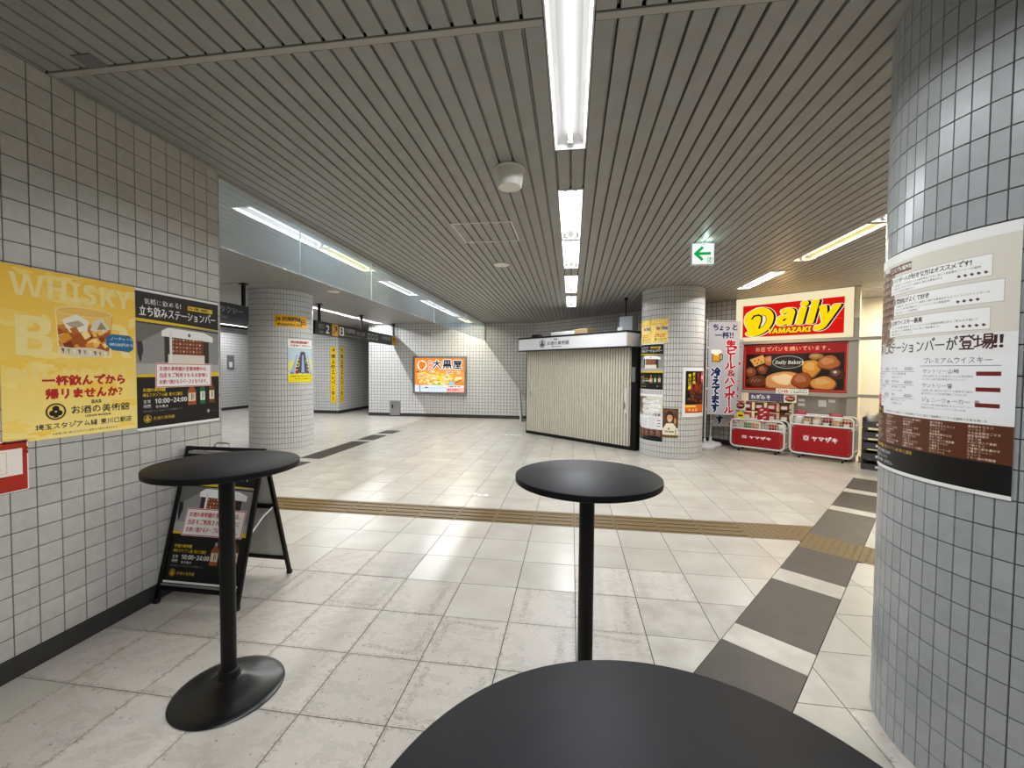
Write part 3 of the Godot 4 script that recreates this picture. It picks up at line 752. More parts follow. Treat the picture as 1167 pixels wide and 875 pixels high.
func print_menu(full: bool) -> ImageTexture:
	var b := Board.new(594, 841, Color(0.92, 0.92, 0.91)) if full else Board.new(297, 420, Color(0.9, 0.9, 0.9))
	var k := 1.0 if full else 0.5
	var cream := Color(0.86, 0.84, 0.79)
	b.rect(0, 0, 594 * k, 330 * k, cream)
	# the bar in sepia, upper left
	b.rect(0, 30 * k, 160 * k, 310 * k, Color(0.42, 0.31, 0.22))
	for i in 9:
		var y := (60 + i * 28) * k
		b.rect(0, y, 158 * k, 4 * k, Color(0.28, 0.19, 0.13))
		for j in 12:
			var hh := rng.randf_range(10, 20) * k
			b.rect((4 + j * 13) * k, y - hh, 6 * k, hh, Color(0.62, 0.48, 0.34).lerp(Color(0.86, 0.78, 0.66), rng.randf()))
	for i in 90:
		b.blob(rng.randf() * 170 * k, rng.randf_range(270, 345) * k, 9 * k, 7 * k, Color(0.35, 0.26, 0.2).lerp(Color(0.8, 0.72, 0.62), rng.randf()), i)
	b.oval(110 * k, 40 * k, 70 * k, 18 * k, cream)
	b.rect(0, 0, 594 * k, 34 * k, Color(0.93, 0.93, 0.92))
	b.rect(112 * k, 46 * k, 150 * k, 30 * k, Color(0.38, 0.16, 0.1))
	jp(b, "口コミでも高評価!", 120 * k, 50 * k, 20 * k, PAPER, 0.12, 0.85)
	var heads := ["ハイボールが好きな方はオススメです!", "雰囲気がよくて好き", "日本ウイスキー最高"]
	for i in 3:
		var y := (86 + i * 82) * k
		b.rect((130 + i % 2 * 30) * k, y, 400 * k, 70 * k, Color(0.95, 0.95, 0.94))
		b.frame((130 + i % 2 * 30) * k, y, 400 * k, 70 * k, 1.5 * k, Color(0.66, 0.64, 0.6))
		jp(b, heads[i], (150 + i % 2 * 26) * k, y + 6 * k, 21 * k, Color(0.22, 0.16, 0.13), 0.1, 0.9)
		b.oval((134 + i % 2 * 28) * k, y + 18 * k, 12 * k, 14 * k, Color(0.6, 0.56, 0.5))
		for r in 3:
			fine(b, (152 + i % 2 * 26) * k, y + (31 + r * 12) * k, (350 - r * 110) * k, 9 * k, Color(0.52, 0.48, 0.45), 2 + i + r)
		for r in 5 - i % 2:
			b.poly(PackedVector2Array([Vector2((440 + r * 18) * k, y + 50 * k), Vector2((448 + r * 18) * k, y + 55 * k), Vector2((442 + r * 18) * k, y + 60 * k), Vector2((436 + r * 18) * k, y + 55 * k)]), Color(0.3, 0.2, 0.14))
	jp(b, "東川口に", 10 * k, 342 * k, 44 * k, Color(0.25, 0.16, 0.12), 0.1, 0.85)
	jp(b, "ステーションバーが", 112 * k, 336 * k, 50 * k, Color(0.2, 0.14, 0.12), 0.08, 1.0, false, 0.74)
	jp(b, "登場!!", 444 * k, 330 * k, 54 * k, Color(0.24, 0.1, 0.08), 0.085, 0.85)
	b.rect(0, 402 * k, 594 * k, 190 * k, Color(0.93, 0.93, 0.94))
	var ink := Color(0.3, 0.26, 0.25)
	jp(b, "プレミアムウイスキー", 330 * k, 404 * k, 22 * k, ink, 0.07, 0.95)
	b.rect(320 * k, 432 * k, 240 * k, 1.5 * k, ink)
	var names := ["サントリー山崎", "サントリー響", "ジョニーウォーカー 青"]
	for i in 3:
		var y := (442 + i * 50) * k
		jp(b, names[i], 330 * k, y, 18 * k, ink, 0.07, 0.98)
		fine(b, 330 * k, y + 22 * k, 170 * k, 8 * k, Color(0.55, 0.52, 0.5), i + 2)
		fine(b, 330 * k, y + 33 * k, 150 * k, 8 * k, Color(0.55, 0.52, 0.5), i + 4)
		b.rect(500 * k, y + 10 * k, 60 * k, 13 * k, Color(0.45, 0.14, 0.12))
		for c in 2:
			var x := (14 + c * 148) * k
			latin(b, "¥500~" if i == 0 else "¥600~", x + 84 * k, y + 6 * k, 17 * k, ink, false)
			jp(b, ["ビール", "カクテル", "その他"][i], x, y - 8 * k, 13 * k, ink, 0.09)
			b.rect(x, y + 10 * k, 134 * k, 1.2 * k, ink)
			fine(b, x, y + 14 * k, 100 * k, 9 * k, Color(0.45, 0.42, 0.4), i + 3 + c)
			fine(b, x, y + 28 * k, 80 * k, 8 * k, Color(0.55, 0.52, 0.5), i + 5 + c)
	b.rect(4 * k, 546 * k, 46 * k, 46 * k, Color(0.72, 0.12, 0.16))
	jp(b, "ボトル", 8 * k, 552 * k, 13 * k, PAPER, 0.13)
	jp(b, "キープ", 8 * k, 570 * k, 13 * k, PAPER, 0.13)
	fine(b, 120 * k, 603 * k, 420 * k, 9 * k, Color(0.4, 0.38, 0.36), 2)
	b.rect(0, 592 * k, 90 * k, 26 * k, BLACK)
	jp(b, "取扱酒メニュー", 4 * k, 597 * k, 15 * k, Color(0.95, 0.8, 0.1), 0.12, 0.85)
	b.rect(0, 618 * k, 594 * k, 118 * k, Color(0.36, 0.19, 0.12))
	for c in 5:
		for r in 11:
			fine(b, (12 + c * 118) * k, (623 + r * 10) * k, (40 + (r * 37 + c * 23) % 60) * k, 9 * k, Color(0.86, 0.8, 0.74), r + c + 2, 0.11)
	b.rect(0, 736 * k, 594 * k, 92 * k, BLACK)
	jp(b, "お酒の美術館", 8 * k, 741 * k, 18 * k, Color(0.85, 0.65, 0.15), 0.12, 0.9)
	jp(b, "埼玉スタジアム線 東川口駅店", 116 * k, 743 * k, 15 * k, Color(0.85, 0.65, 0.15), 0.1, 0.9)
	jp(b, "埼玉県川口市東川口1-1-1", 10 * k, 764 * k, 16 * k, PAPER, 0.1, 0.9)
	jp(b, "東川口駅 コンコース", 10 * k, 783 * k, 16 * k, PAPER, 0.1, 0.9)
	latin(b, "10:00~24:00", 10 * k, 817 * k, 17 * k, PAPER)
	jp(b, "定休日なし", 118 * k, 803 * k, 15 * k, PAPER, 0.1)
	b.rect(0, 828 * k, 594 * k, 13 * k, PAPER)
	return b.texture()

func print_direction_plate() -> ImageTexture:
	var y0 := Color(0.96, 0.7, 0.1)
	var b := Board.new(360, 132, y0)
	latin(b, "JR", 10, 66, 52, BLACK)
	jp(b, "武蔵野線", 66, 14, 56, BLACK, 0.095, 0.86)
	latin(b, "Musashino Line", 22, 118, 42, BLACK, true, false, 0.82)
	latin(b, "65", 262, 96, 84, BLACK, true, false, 0.8)
	latin(b, "m", 340, 92, 34, BLACK, false, false, 0.8)
	return b.texture()

func print_escalator() -> ImageTexture:
	var b := Board.new(297, 420, Color(0.94, 0.94, 0.92))
	jp(b, "埼玉高速鉄道駅で", 24, 14, 30, Color(0.66, 0.12, 0.12), 0.14, 0.86)
	jp(b, "お客様のご利用方は中", 22, 50, 24, Color(0.66, 0.12, 0.12), 0.1, 1.0)
	b.rect(0, 84, 297, 236, Color(0.74, 0.82, 0.86))
	b.oval(60, 260, 70, 60, Color(0.9, 0.88, 0.5))
	b.oval(240, 250, 66, 66, Color(0.9, 0.88, 0.55))
	b.poly(PackedVector2Array([Vector2(128, 120), Vector2(172, 120), Vector2(210, 330), Vector2(90, 330)]), Color(0.28, 0.3, 0.36))
	for q in [-1.0, 0.0, 1.0]:
		b.poly(PackedVector2Array([Vector2(150 + q * 62 - 8, 150), Vector2(150 + q * 62 + 8, 150), Vector2(150 + q * 112 + 20, 334), Vector2(150 + q * 112 - 20, 334)]), Color(0.62, 0.7, 0.82))
		b.oval(150 + q * 112, 330, 22, 12, Color(0.44, 0.52, 0.68))
	for r in 6:
		for q in [-1.0, 1.0]:
			var px: float = 150.0 + q * (26 + r * 8)
			var py := 130.0 + r * 32
			var s := 7.0 + r * 2.2
			b.oval(px, py + s * 1.8, s * 0.95, s * 1.7, [Color(0.2, 0.24, 0.3), Color(0.62, 0.2, 0.18), Color(0.3, 0.42, 0.32), Color(0.7, 0.66, 0.5)][(r + int(q > 0)) % 4])
			b.oval(px, py, s * 0.7, s * 0.8, Color(0.86, 0.68, 0.54))
			b.oval(px, py - s * 0.4, s * 0.75, s * 0.45, Color(0.16, 0.12, 0.1))
	b.rect(0, 336, 297, 84, Color(0.92, 0.84, 0.1))
	fine(b, 20, 352, 260, 17, Color(0.4, 0.34, 0.1), 3, 0.1)
	fine(b, 60, 380, 220, 12, Color(0.3, 0.26, 0.1), 5, 0.1)
	return b.texture()

func print_elevator() -> ImageTexture:
	var b := Board.new(56, 480, Color(0.93, 0.78, 0.05))
	b.path([Vector2(14, 28), Vector2(42, 28)], 6, BLACK)
	b.path([Vector2(31, 16), Vector2(43, 28), Vector2(31, 40)], 6, BLACK)
	jp(b, "地上行エレベーター", 8, 60, 40, BLACK, 0.13, 1.13, true)
	return b.texture()

func print_food_ad() -> ImageTexture:
	var b := Board.new(480, 328, Color(0.98, 0.58, 0.2))
	b.blob(250, 190, 240, 100, Color(1.0, 0.66, 0.3), 3, 0.1)
	b.oval(68, 70, 46, 48, Color.WHITE)
	b.blob(68, 68, 34, 36, Color(0.98, 0.52, 0.08), 2, 0.1)
	b.poly(PackedVector2Array([Vector2(54, 96), Vector2(86, 92), Vector2(72, 116)]), Color(0.9, 0.4, 0.06))
	jp(b, "串焼き", 128, 18, 34, Color(1, 0.95, 0.9), 0.3, 1.0, true)
	jp(b, "串焼き", 128, 18, 34, Color(0.9, 0.36, 0.2), 0.09, 1.0, true)
	for i in 3:
		glyph(b, "大黒屋"[i], 168 + i * 98, 14, 92, Color.WHITE, 0.28)
	for i in 3:
		glyph(b, "大黒屋"[i], 168 + i * 98, 14, 92, Color(0.2, 0.2, 0.24), 0.12)
	b.rect(300, 126, 140, 22, Color(1, 0.9, 0.84))
	fine(b, 306, 130, 130, 14, Color(0.75, 0.12, 0.1), 3, 0.12)
	for i in 90:
		b.blob(250 + rng.randfn() * 62, 205 + rng.randfn() * 32, 20, 11, [Color(0.98, 0.86, 0.3), Color(1.0, 0.93, 0.62), Color(0.9, 0.66, 0.14), Color(0.99, 0.95, 0.8)][i % 4], i, 0.3)
	b.oval(215, 262, 62, 12, Color(0.68, 0.84, 0.14))
	for q in [[52, 160], [88, 150], [60, 196], [100, 188], [160, 178], [70, 232]]:
		b.blob(q[0], q[1], 34, 13, Color(1, 0.93, 0.62), q[0], 0.2)
		b.blob(q[0], q[1] + 3, 22, 7, Color(0.93, 0.72, 0.4), q[1], 0.3)
	b.rect(10, 126, 30, 14, Color(0.92, 0.2, 0.1))
	b.rect(330, 226, 50, 34, Color(0.62, 0.84, 0.95))
	b.rect(390, 180, 64, 22, Color(1, 0.95, 0.75))
	b.line(Vector2(388, 240), Vector2(446, 214), 8, Color(0.4, 0.36, 0.3))
	b.rect(0, 262, 306, 66, Color(0.9, 0.95, 1.0))
	b.path([Vector2(46, 262), Vector2(50, 328)], 7, Color(0.3, 0.34, 0.4))
	b.path([Vector2(20, 292), Vector2(300, 286)], 4, Color(0.6, 0.72, 0.85))
	b.path([Vector2(100, 286), Vector2(122, 286)], 8, Color(0.1, 0.1, 0.12))
	for k in 6:
		b.path([Vector2(140 + k * 26, 290), Vector2(136 + k * 27, 326)], 2, Color(0.62, 0.74, 0.86))
	b.rect(310, 262, 160, 24, Color(1, 1, 0.98))
	fine(b, 322, 266, 130, 15, Color(0.2, 0.2, 0.2), 3, 0.13)
	b.rect(310, 288, 160, 36, Color(1.0, 0.75, 0.76))
	fine(b, 318, 294, 140, 20, Color(0.85, 0.25, 0.3), 5, 0.14)
	return b.texture()

func print_fascia() -> ImageTexture:
	var ground := Color(0.9, 0.9, 0.91)
	var b := Board.new(900, 84, ground)
	bar_name(b, 210, 14, 34, Color(0.2, 0.2, 0.22), ground)
	return b.texture()

func print_exit() -> ImageTexture:
	var b := Board.new(128, 128, Color(0.94, 0.98, 0.96))
	var g := Color(0.05, 0.62, 0.3)
	b.poly(PackedVector2Array([Vector2(14, 64), Vector2(62, 24), Vector2(62, 44), Vector2(92, 44), Vector2(92, 62)]), Color(0.94, 0.98, 0.96))
	b.path([Vector2(58, 26), Vector2(20, 62), Vector2(58, 98)], 17, g)
	b.path([Vector2(22, 62), Vector2(104, 62)], 17, g)
	b.frame(92, 88, 26, 32, 3, g)
	b.oval(106, 96, 4, 4, g)
	b.path([Vector2(108, 101), Vector2(104, 108), Vector2(108, 116)], 3, g)
	b.path([Vector2(106, 104), Vector2(98, 104)], 3, g)
	return b.texture()

func print_hanging(short: bool) -> ImageTexture:
	var g := Color(0.62, 0.62, 0.6)
	var dark := Color(0.13, 0.13, 0.14)
	if short:
		var s := Board.new(504, 84, dark)
		jp(s, "タクシー", 330, 14, 36, g, 0.09, 0.95)
		latin(s, "Taxi", 334, 74, 22, g, false)
		jp(s, "出口", 120, 14, 36, g, 0.09)
		latin(s, "1", 200, 66, 60, PAPER)
		return s.texture()
	var b := Board.new(1204, 84, dark)
	jp(b, "出口", 30, 12, 34, g, 0.1, 0.95)
	latin(b, "Exit", 38, 76, 28, g, false)
	latin(b, "2", 112, 72, 74, PAPER)
	b.rect(184, 2, 74, 80, Color(0.9, 0.66, 0.08))
	b.path([Vector2(202, 68), Vector2(238, 22)], 8, BLACK)
	b.path([Vector2(214, 20), Vector2(240, 20), Vector2(240, 48)], 8, BLACK)
	b.rect(272, 12, 60, 60, PAPER)
	b.oval(302, 28, 10, 10, BLACK)
	b.rect(290, 42, 24, 22, BLACK)
	jp(b, "武蔵野線", 346, 10, 38, g, 0.1, 0.9)
	latin(b, "Musashino Line", 346, 74, 22, g, false)
	jp(b, "東川口駅", 506, 20, 32, g, 0.09, 0.95)
	latin(b, "Station", 510, 74, 18, g, false)
	for k in 3:
		b.rect(676 + k * 64, 18, 44, 48, g)
		b.rect(684 + k * 64, 30, 28, 26, dark)
	jp(b, "お客様営業店", 912, 18, 32, g, 0.1, 0.95)
	b.rect(1124, 0, 80, 84, Color(0.86, 0.6, 0.1))
	b.path([Vector2(1164, 66), Vector2(1164, 20)], 8, BLACK)
	b.path([Vector2(1146, 38), Vector2(1164, 18), Vector2(1182, 38)], 8, BLACK)
	return b.texture()

func print_daily() -> ImageTexture:
	var cream := Color(0.96, 0.9, 0.74)
	var b := Board.new(960, 430, cream)
	var x0 := 66.0
	var y0 := 74.0
	var red := Color(0.86, 0.07, 0.05)
	b.rect(x0, y0, 830, 318, red)
	var yel := Color(1.0, 0.86, 0.02)
	var dark := Color(0.1, 0.06, 0.02)
	# the rest of the word first, with a dark side and a pale edge
	for pass_ in 3:
		var c: Color = [Color(0.98, 0.95, 0.85), dark, yel][pass_]
		var o := Vector2(18, 2) if pass_ < 2 else Vector2.ZERO
		var fat: float = [15.0, 9.0, 8.0][pass_]
		latin(b, "aily", 356 + o.x, 286 + o.y, 262, c, true, false, 1.06, 0.22, fat)
		if pass_ == 0:
			latin(b, "aily", 356, 286, 262, c, true, false, 1.06, 0.22, 14.0)
	# the big curled capital
	var outer := func(dx: float, dy: float, grow: float, c: Color) -> void:
		var pts := PackedVector2Array()
		var q := [Vector2(180, 128), Vector2(250, 106), Vector2(340, 118), Vector2(396, 168), Vector2(404, 230), Vector2(372, 300), Vector2(306, 352), Vector2(220, 380), Vector2(140, 374), Vector2(112, 346), Vector2(140, 318), Vector2(120, 284), Vector2(98, 228), Vector2(118, 162)]
		var mid := Vector2(250, 240)
		var cv := Curve2D.new()
		for i in q.size() + 1:
			var a: Vector2 = q[(i - 1 + q.size()) % q.size()]
			var e: Vector2 = q[(i + 1) % q.size()]
			var t := (e - a) / 6.0
			cv.add_point(q[i % q.size()], -t, t)
		for p in cv.tessellate(4, 3.0):
			pts.append(Vector2(84 + (p.x - 98) * 0.84, p.y) + (p - mid).normalized() * grow + Vector2(dx, dy))
		b.poly(pts, c)
	outer.call(20, 4, 10.0, Color(0.98, 0.95, 0.85))
	outer.call(0, 0, 10.0, Color(0.98, 0.95, 0.85))
	outer.call(18, 2, 4.0, dark)
	outer.call(0, 0, 3.0, yel)
	b.poly(PackedVector2Array([Vector2(244, 176), Vector2(272, 190), Vector2(278, 226), Vector2(258, 278), Vector2(222, 306), Vector2(240, 250), Vector2(250, 210)]), Color(0.97, 0.93, 0.84))
	b.path([Vector2(152, 208), Vector2(170, 182), Vector2(210, 174), Vector2(240, 190), Vector2(240, 236), Vector2(218, 306)], 15, dark)
	b.path([Vector2(218, 306), Vector2(256, 286), Vector2(282, 236), Vector2(276, 192), Vector2(246, 174)], 5, dark)
	latin(b, "YAMAZAKI", 300, 366, 62, dark, true, false, 1.15, 0.1, 4.0)
	latin(b, "YAMAZAKI", 296, 364, 62, yel, true, false, 1.15, 0.1, 2.5)
	b.path([Vector2(640, 250), Vector2(890, 262)], 2, Color(0.96, 0.55, 0.4))
	return b.texture()

func loaf(b: Board, x: float, y: float, rx: float, ry: float, c: Color, sd: int) -> void:
	b.blob(x, y, rx, ry, c.darkened(0.35), sd, 0.06)
	b.blob(x - rx * 0.04, y - ry * 0.08, rx * 0.92, ry * 0.88, c, sd, 0.06)
	b.blob(x - rx * 0.15, y - ry * 0.25, rx * 0.55, ry * 0.45, c.lightened(0.22), sd + 2, 0.1)

func print_bakery() -> ImageTexture:
	var b := Board.new(720, 360, Color(0.62, 0.08, 0.07))
	b.frame(10, 10, 700, 340, 4, Color(0.85, 0.5, 0.42))
	jp(b, "お店でパンを焼いています。", 90, 22, 40, Color(0.92, 0.84, 0.72), 0.08, 1.04)
	b.rect(26, 78, 668, 258, Color(0.13, 0.09, 0.08))
	b.poly(PackedVector2Array([Vector2(50, 120), Vector2(150, 84), Vector2(180, 140), Vector2(90, 176)]), Color(0.88, 0.66, 0.36))
	for q in [[90, 130], [120, 122], [110, 150], [140, 138]]:
		b.oval(q[0], q[1], 7, 6, Color(0.7, 0.32, 0.16))
	loaf(b, 62, 220, 42, 42, Color(0.56, 0.3, 0.14), 2)
	loaf(b, 150, 200, 40, 36, Color(0.5, 0.24, 0.12), 4)
	loaf(b, 200, 130, 40, 40, Color(0.72, 0.44, 0.24), 9)
	loaf(b, 110, 290, 84, 46, Color(0.45, 0.2, 0.1), 5)
	for k in 4:
		b.path([Vector2(50 + k * 26, 300), Vector2(70 + k * 26, 268), Vector2(100 + k * 24, 262)], 5, Color(0.28, 0.12, 0.06))
	b.rect(214, 80, 230, 122, Color(0.15, 0.13, 0.12))
	for q in [[108.0, 48.0, Color(0.75, 0.75, 0.74)], [103.0, 44.0, Color(0.16, 0.15, 0.15)]]:
		b.oval(330, 142, q[0], q[1], q[2])
	latin(b, "Daily Bakery", 240, 156, 36, Color(0.93, 0.92, 0.9), true, true, 0.86, 0.12)
	fine(b, 280, 168, 100, 8, Color(0.7, 0.7, 0.7), 3)
	loaf(b, 490, 190, 62, 66, Color(0.82, 0.56, 0.2), 3)
	loaf(b, 600, 150, 72, 52, Color(0.7, 0.4, 0.18), 6)
	loaf(b, 520, 104, 50, 24, Color(0.62, 0.44, 0.22), 8)
	loaf(b, 650, 230, 50, 48, Color(0.3, 0.16, 0.12), 7)
	b.oval(640, 214, 10, 8, Color(0.9, 0.88, 0.84))
	loaf(b, 330, 290, 170, 76, Color(0.85, 0.6, 0.36), 1)
	b.blob(300, 270, 70, 40, Color(0.95, 0.84, 0.66), 4, 0.12)
	loaf(b, 430, 280, 70, 62, Color(0.62, 0.3, 0.12), 11)
	loaf(b, 570, 296, 84, 50, Color(0.84, 0.58, 0.26), 12)
	b.rect(26, 336, 668, 10, Color(0.62, 0.08, 0.07))
	return b.texture()

func print_cart() -> ImageTexture:
	var red := Color(0.62, 0.07, 0.09)
	var b := Board.new(420, 220, red)
	b.frame(66, 72, 52, 56, 2, Color(0.85, 0.6, 0.6))
	b.oval(92, 100, 22, 22, Color(0.93, 0.9, 0.9))
	b.oval(92, 100, 12, 11, red)
	b.oval(92, 100, 5, 5, Color(0.93, 0.9, 0.9))
	for k in 4:
		b.line(Vector2(92, 100) + Vector2.from_angle(PI / 4 + k * PI / 2) * 12, Vector2(92, 100) + Vector2.from_angle(PI / 4 + k * PI / 2) * 28, 4, Color(0.93, 0.9, 0.9))
	for i in 4:
		glyph(b, "ヤマザキ"[i], 136 + i * 54, 74, 52, Color(0.94, 0.92, 0.92), 0.17)
	return b.texture()

func print_flag() -> ImageTexture:
	var b := Board.new(240, 720, Color(0.7, 0.7, 0.72))
	var navy := Color(0.14, 0.16, 0.34)
	var crim := Color(0.68, 0.1, 0.17)
	jp(b, "ちょっと", 26, 14, 56, navy, 0.13, 0.86)
	jp(b, "一杯!!", 46, 74, 58, navy, 0.14, 0.98)
	jp(b, "生ビール&ハイボール", 132, 138, 62, Color(0.93, 0.92, 0.93), 0.34, 0.92, true, 1.4)
	jp(b, "生ビール&ハイボール", 132, 138, 62, crim, 0.22, 0.92, true, 1.4)
	# a mug of beer
	b.rect(30, 226, 66, 84, Color(0.32, 0.22, 0.12))
	b.rect(36, 244, 54, 60, Color(0.86, 0.62, 0.14))
	b.blob(62, 234, 42, 22, Color(0.96, 0.94, 0.88), 3, 0.12)
	b.path([Vector2(96, 250), Vector2(112, 254), Vector2(112, 290), Vector2(96, 296)], 7, Color(0.32, 0.22, 0.12))
	jp(b, "冷えてます", 26, 350, 80, Color(0.9, 0.9, 0.94), 0.32, 0.86, true)
	jp(b, "冷えてます", 26, 350, 80, navy, 0.18, 0.86, true)
	return b.texture()

func print_izakaya() -> ImageTexture:
	var b := Board.new(297, 420, Color(0.92, 0.91, 0.9))
	b.rect(26, 30, 245, 350, Color(0.1, 0.05, 0.04))
	for k in 60:
		b.blob(60 + rng.randf() * 190, 150 + rng.randf() * 140, 18, 9, [Color(0.3, 0.14, 0.08), Color(0.2, 0.1, 0.07), Color(0.5, 0.14, 0.06), Color(0.42, 0.28, 0.16)][k % 4], k, 0.3)
	for k in 14:
		b.blob(60 + rng.randf() * 180, 150 + rng.randf() * 50, 6, 26, Color(0.6, 0.16, 0.06), k, 0.2)
	jp(b, "炭火焼", 96, 40, 34, Color(0.93, 0.82, 0.12), 0.13, 1.0, true)
	jp(b, "東川口駅", 50, 50, 34, Color(0.93, 0.82, 0.12), 0.13, 1.0, true)
	jp(b, "生ビール", 150, 44, 40, Color(0.8, 0.2, 0.1), 0.12, 0.95, true)
	b.oval(240, 86, 28, 50, Color(0.85, 0.3, 0.28))
	jp(b, "酒", 222, 62, 36, Color(0.95, 0.9, 0.85), 0.13)
	b.rect(26, 314, 245, 66, Color(0.85, 0.42, 0.1))
	b.rect(30, 320, 110, 18, Color(0.98, 0.8, 0.3))
	jp(b, "大山店", 56, 346, 28, Color(0.96, 0.88, 0.6), 0.13, 1.4)
	b.rect(26, 374, 245, 12, Color(0.7, 0.1, 0.08))
	return b.texture()

func print_smile() -> ImageTexture:
	var b := Board.new(210, 297, Color(0.36, 0.24, 0.16))
	b.rect(0, 0, 210, 14, Color(0.3, 0.22, 0.12))
	for k in 20:
		b.blob(rng.randf() * 210, rng.randf() * 120, 20, 14, Color(0.36, 0.24, 0.16).lerp(Color(0.62, 0.42, 0.24), rng.randf()), k, 0.2)
	b.oval(96, 82, 56, 62, Color(0.24, 0.14, 0.09))
	b.oval(96, 96, 38, 46, Color(0.87, 0.66, 0.52))
	b.poly(PackedVector2Array([Vector2(56, 84), Vector2(64, 44), Vector2(130, 44), Vector2(138, 84), Vector2(112, 64), Vector2(76, 66)]), Color(0.26, 0.15, 0.1))
	for s in [-1.0, 1.0]:
		b.oval(96 + s * 16, 90, 5, 3, Color(0.15, 0.1, 0.08))
	b.oval(96, 118, 15, 7, Color(0.95, 0.92, 0.9))
	b.path([Vector2(80, 113), Vector2(96, 111), Vector2(112, 113)], 2, Color(0.66, 0.3, 0.26))
	b.poly(PackedVector2Array([Vector2(20, 190), Vector2(50, 152), Vector2(142, 150), Vector2(180, 186), Vector2(190, 297), Vector2(10, 297)]), Color(0.92, 0.89, 0.8))
	b.rect(0, 270, 210, 27, Color(0.4, 0.32, 0.16))
	b.rect(0, 200, 210, 72, Color(0.9, 0.87, 0.78))
	crest(b, 84, 208, 13, Color(0.3, 0.24, 0.18), Color(0.9, 0.87, 0.78))
	jp(b, "お酒の美術館", 26, 226, 22, Color(0.24, 0.2, 0.16), 0.11, 0.94)
	bottle(b, 178, 214, 18, 50, Color(0.45, 0.22, 0.1), Color(0.2, 0.15, 0.1), Color(0.9, 0.85, 0.7))
	b.oval(170, 130, 14, 32, Color(0.82, 0.58, 0.3))
	return b.texture()

func print_card(text: String, back: Color, ink: Color, w := 160, h := 64) -> ImageTexture:
	var b := Board.new(w, h, back)
	jp(b, text, w * 0.06, h * 0.2, h * 0.6, ink, 0.14, 0.94)
	return b.texture()

func print_region_card() -> ImageTexture:
	var b := Board.new(240, 60, Color(0.92, 0.93, 0.88))
	b.blob(32, 30, 20, 20, Color(0.8, 0.18, 0.08), 2, 0.1)
	glyph(b, "東", 14, 12, 36, Color(0.96, 0.9, 0.8), 0.13)
	glyph(b, "北", 56, 10, 40, Color(0.8, 0.18, 0.08), 0.15)
	fine(b, 102, 6, 130, 14, Color(0.1, 0.4, 0.2), 4, 0.1)
	jp(b, "こうはマルメ", 104, 26, 24, BLACK, 0.13, 0.9)
	return b.texture()

func print_meal() -> ImageTexture:
	var b := Board.new(128, 128, Color(0.9, 0.88, 0.82))
	b.oval(64, 70, 52, 44, Color(0.36, 0.14, 0.09))
	for k in 14:
		b.blob(64 + rng.randfn() * 22, 70 + rng.randfn() * 18, 12, 7, [Color(0.66, 0.3, 0.16), Color(0.85, 0.6, 0.4), Color(0.9, 0.82, 0.7)][k % 3], k, 0.2)
	b.rect(10, 8, 100, 16, Color(0.7, 0.18, 0.12))
	return b.texture()

func print_blue_arrow() -> ImageTexture:
	var b := Board.new(64, 64, Color(0.93, 0.78, 0.05))
	b.path([Vector2(14, 32), Vector2(50, 32)], 8, BLACK)
	b.path([Vector2(32, 14), Vector2(50, 32), Vector2(32, 50)], 8, BLACK)
	return b.texture()

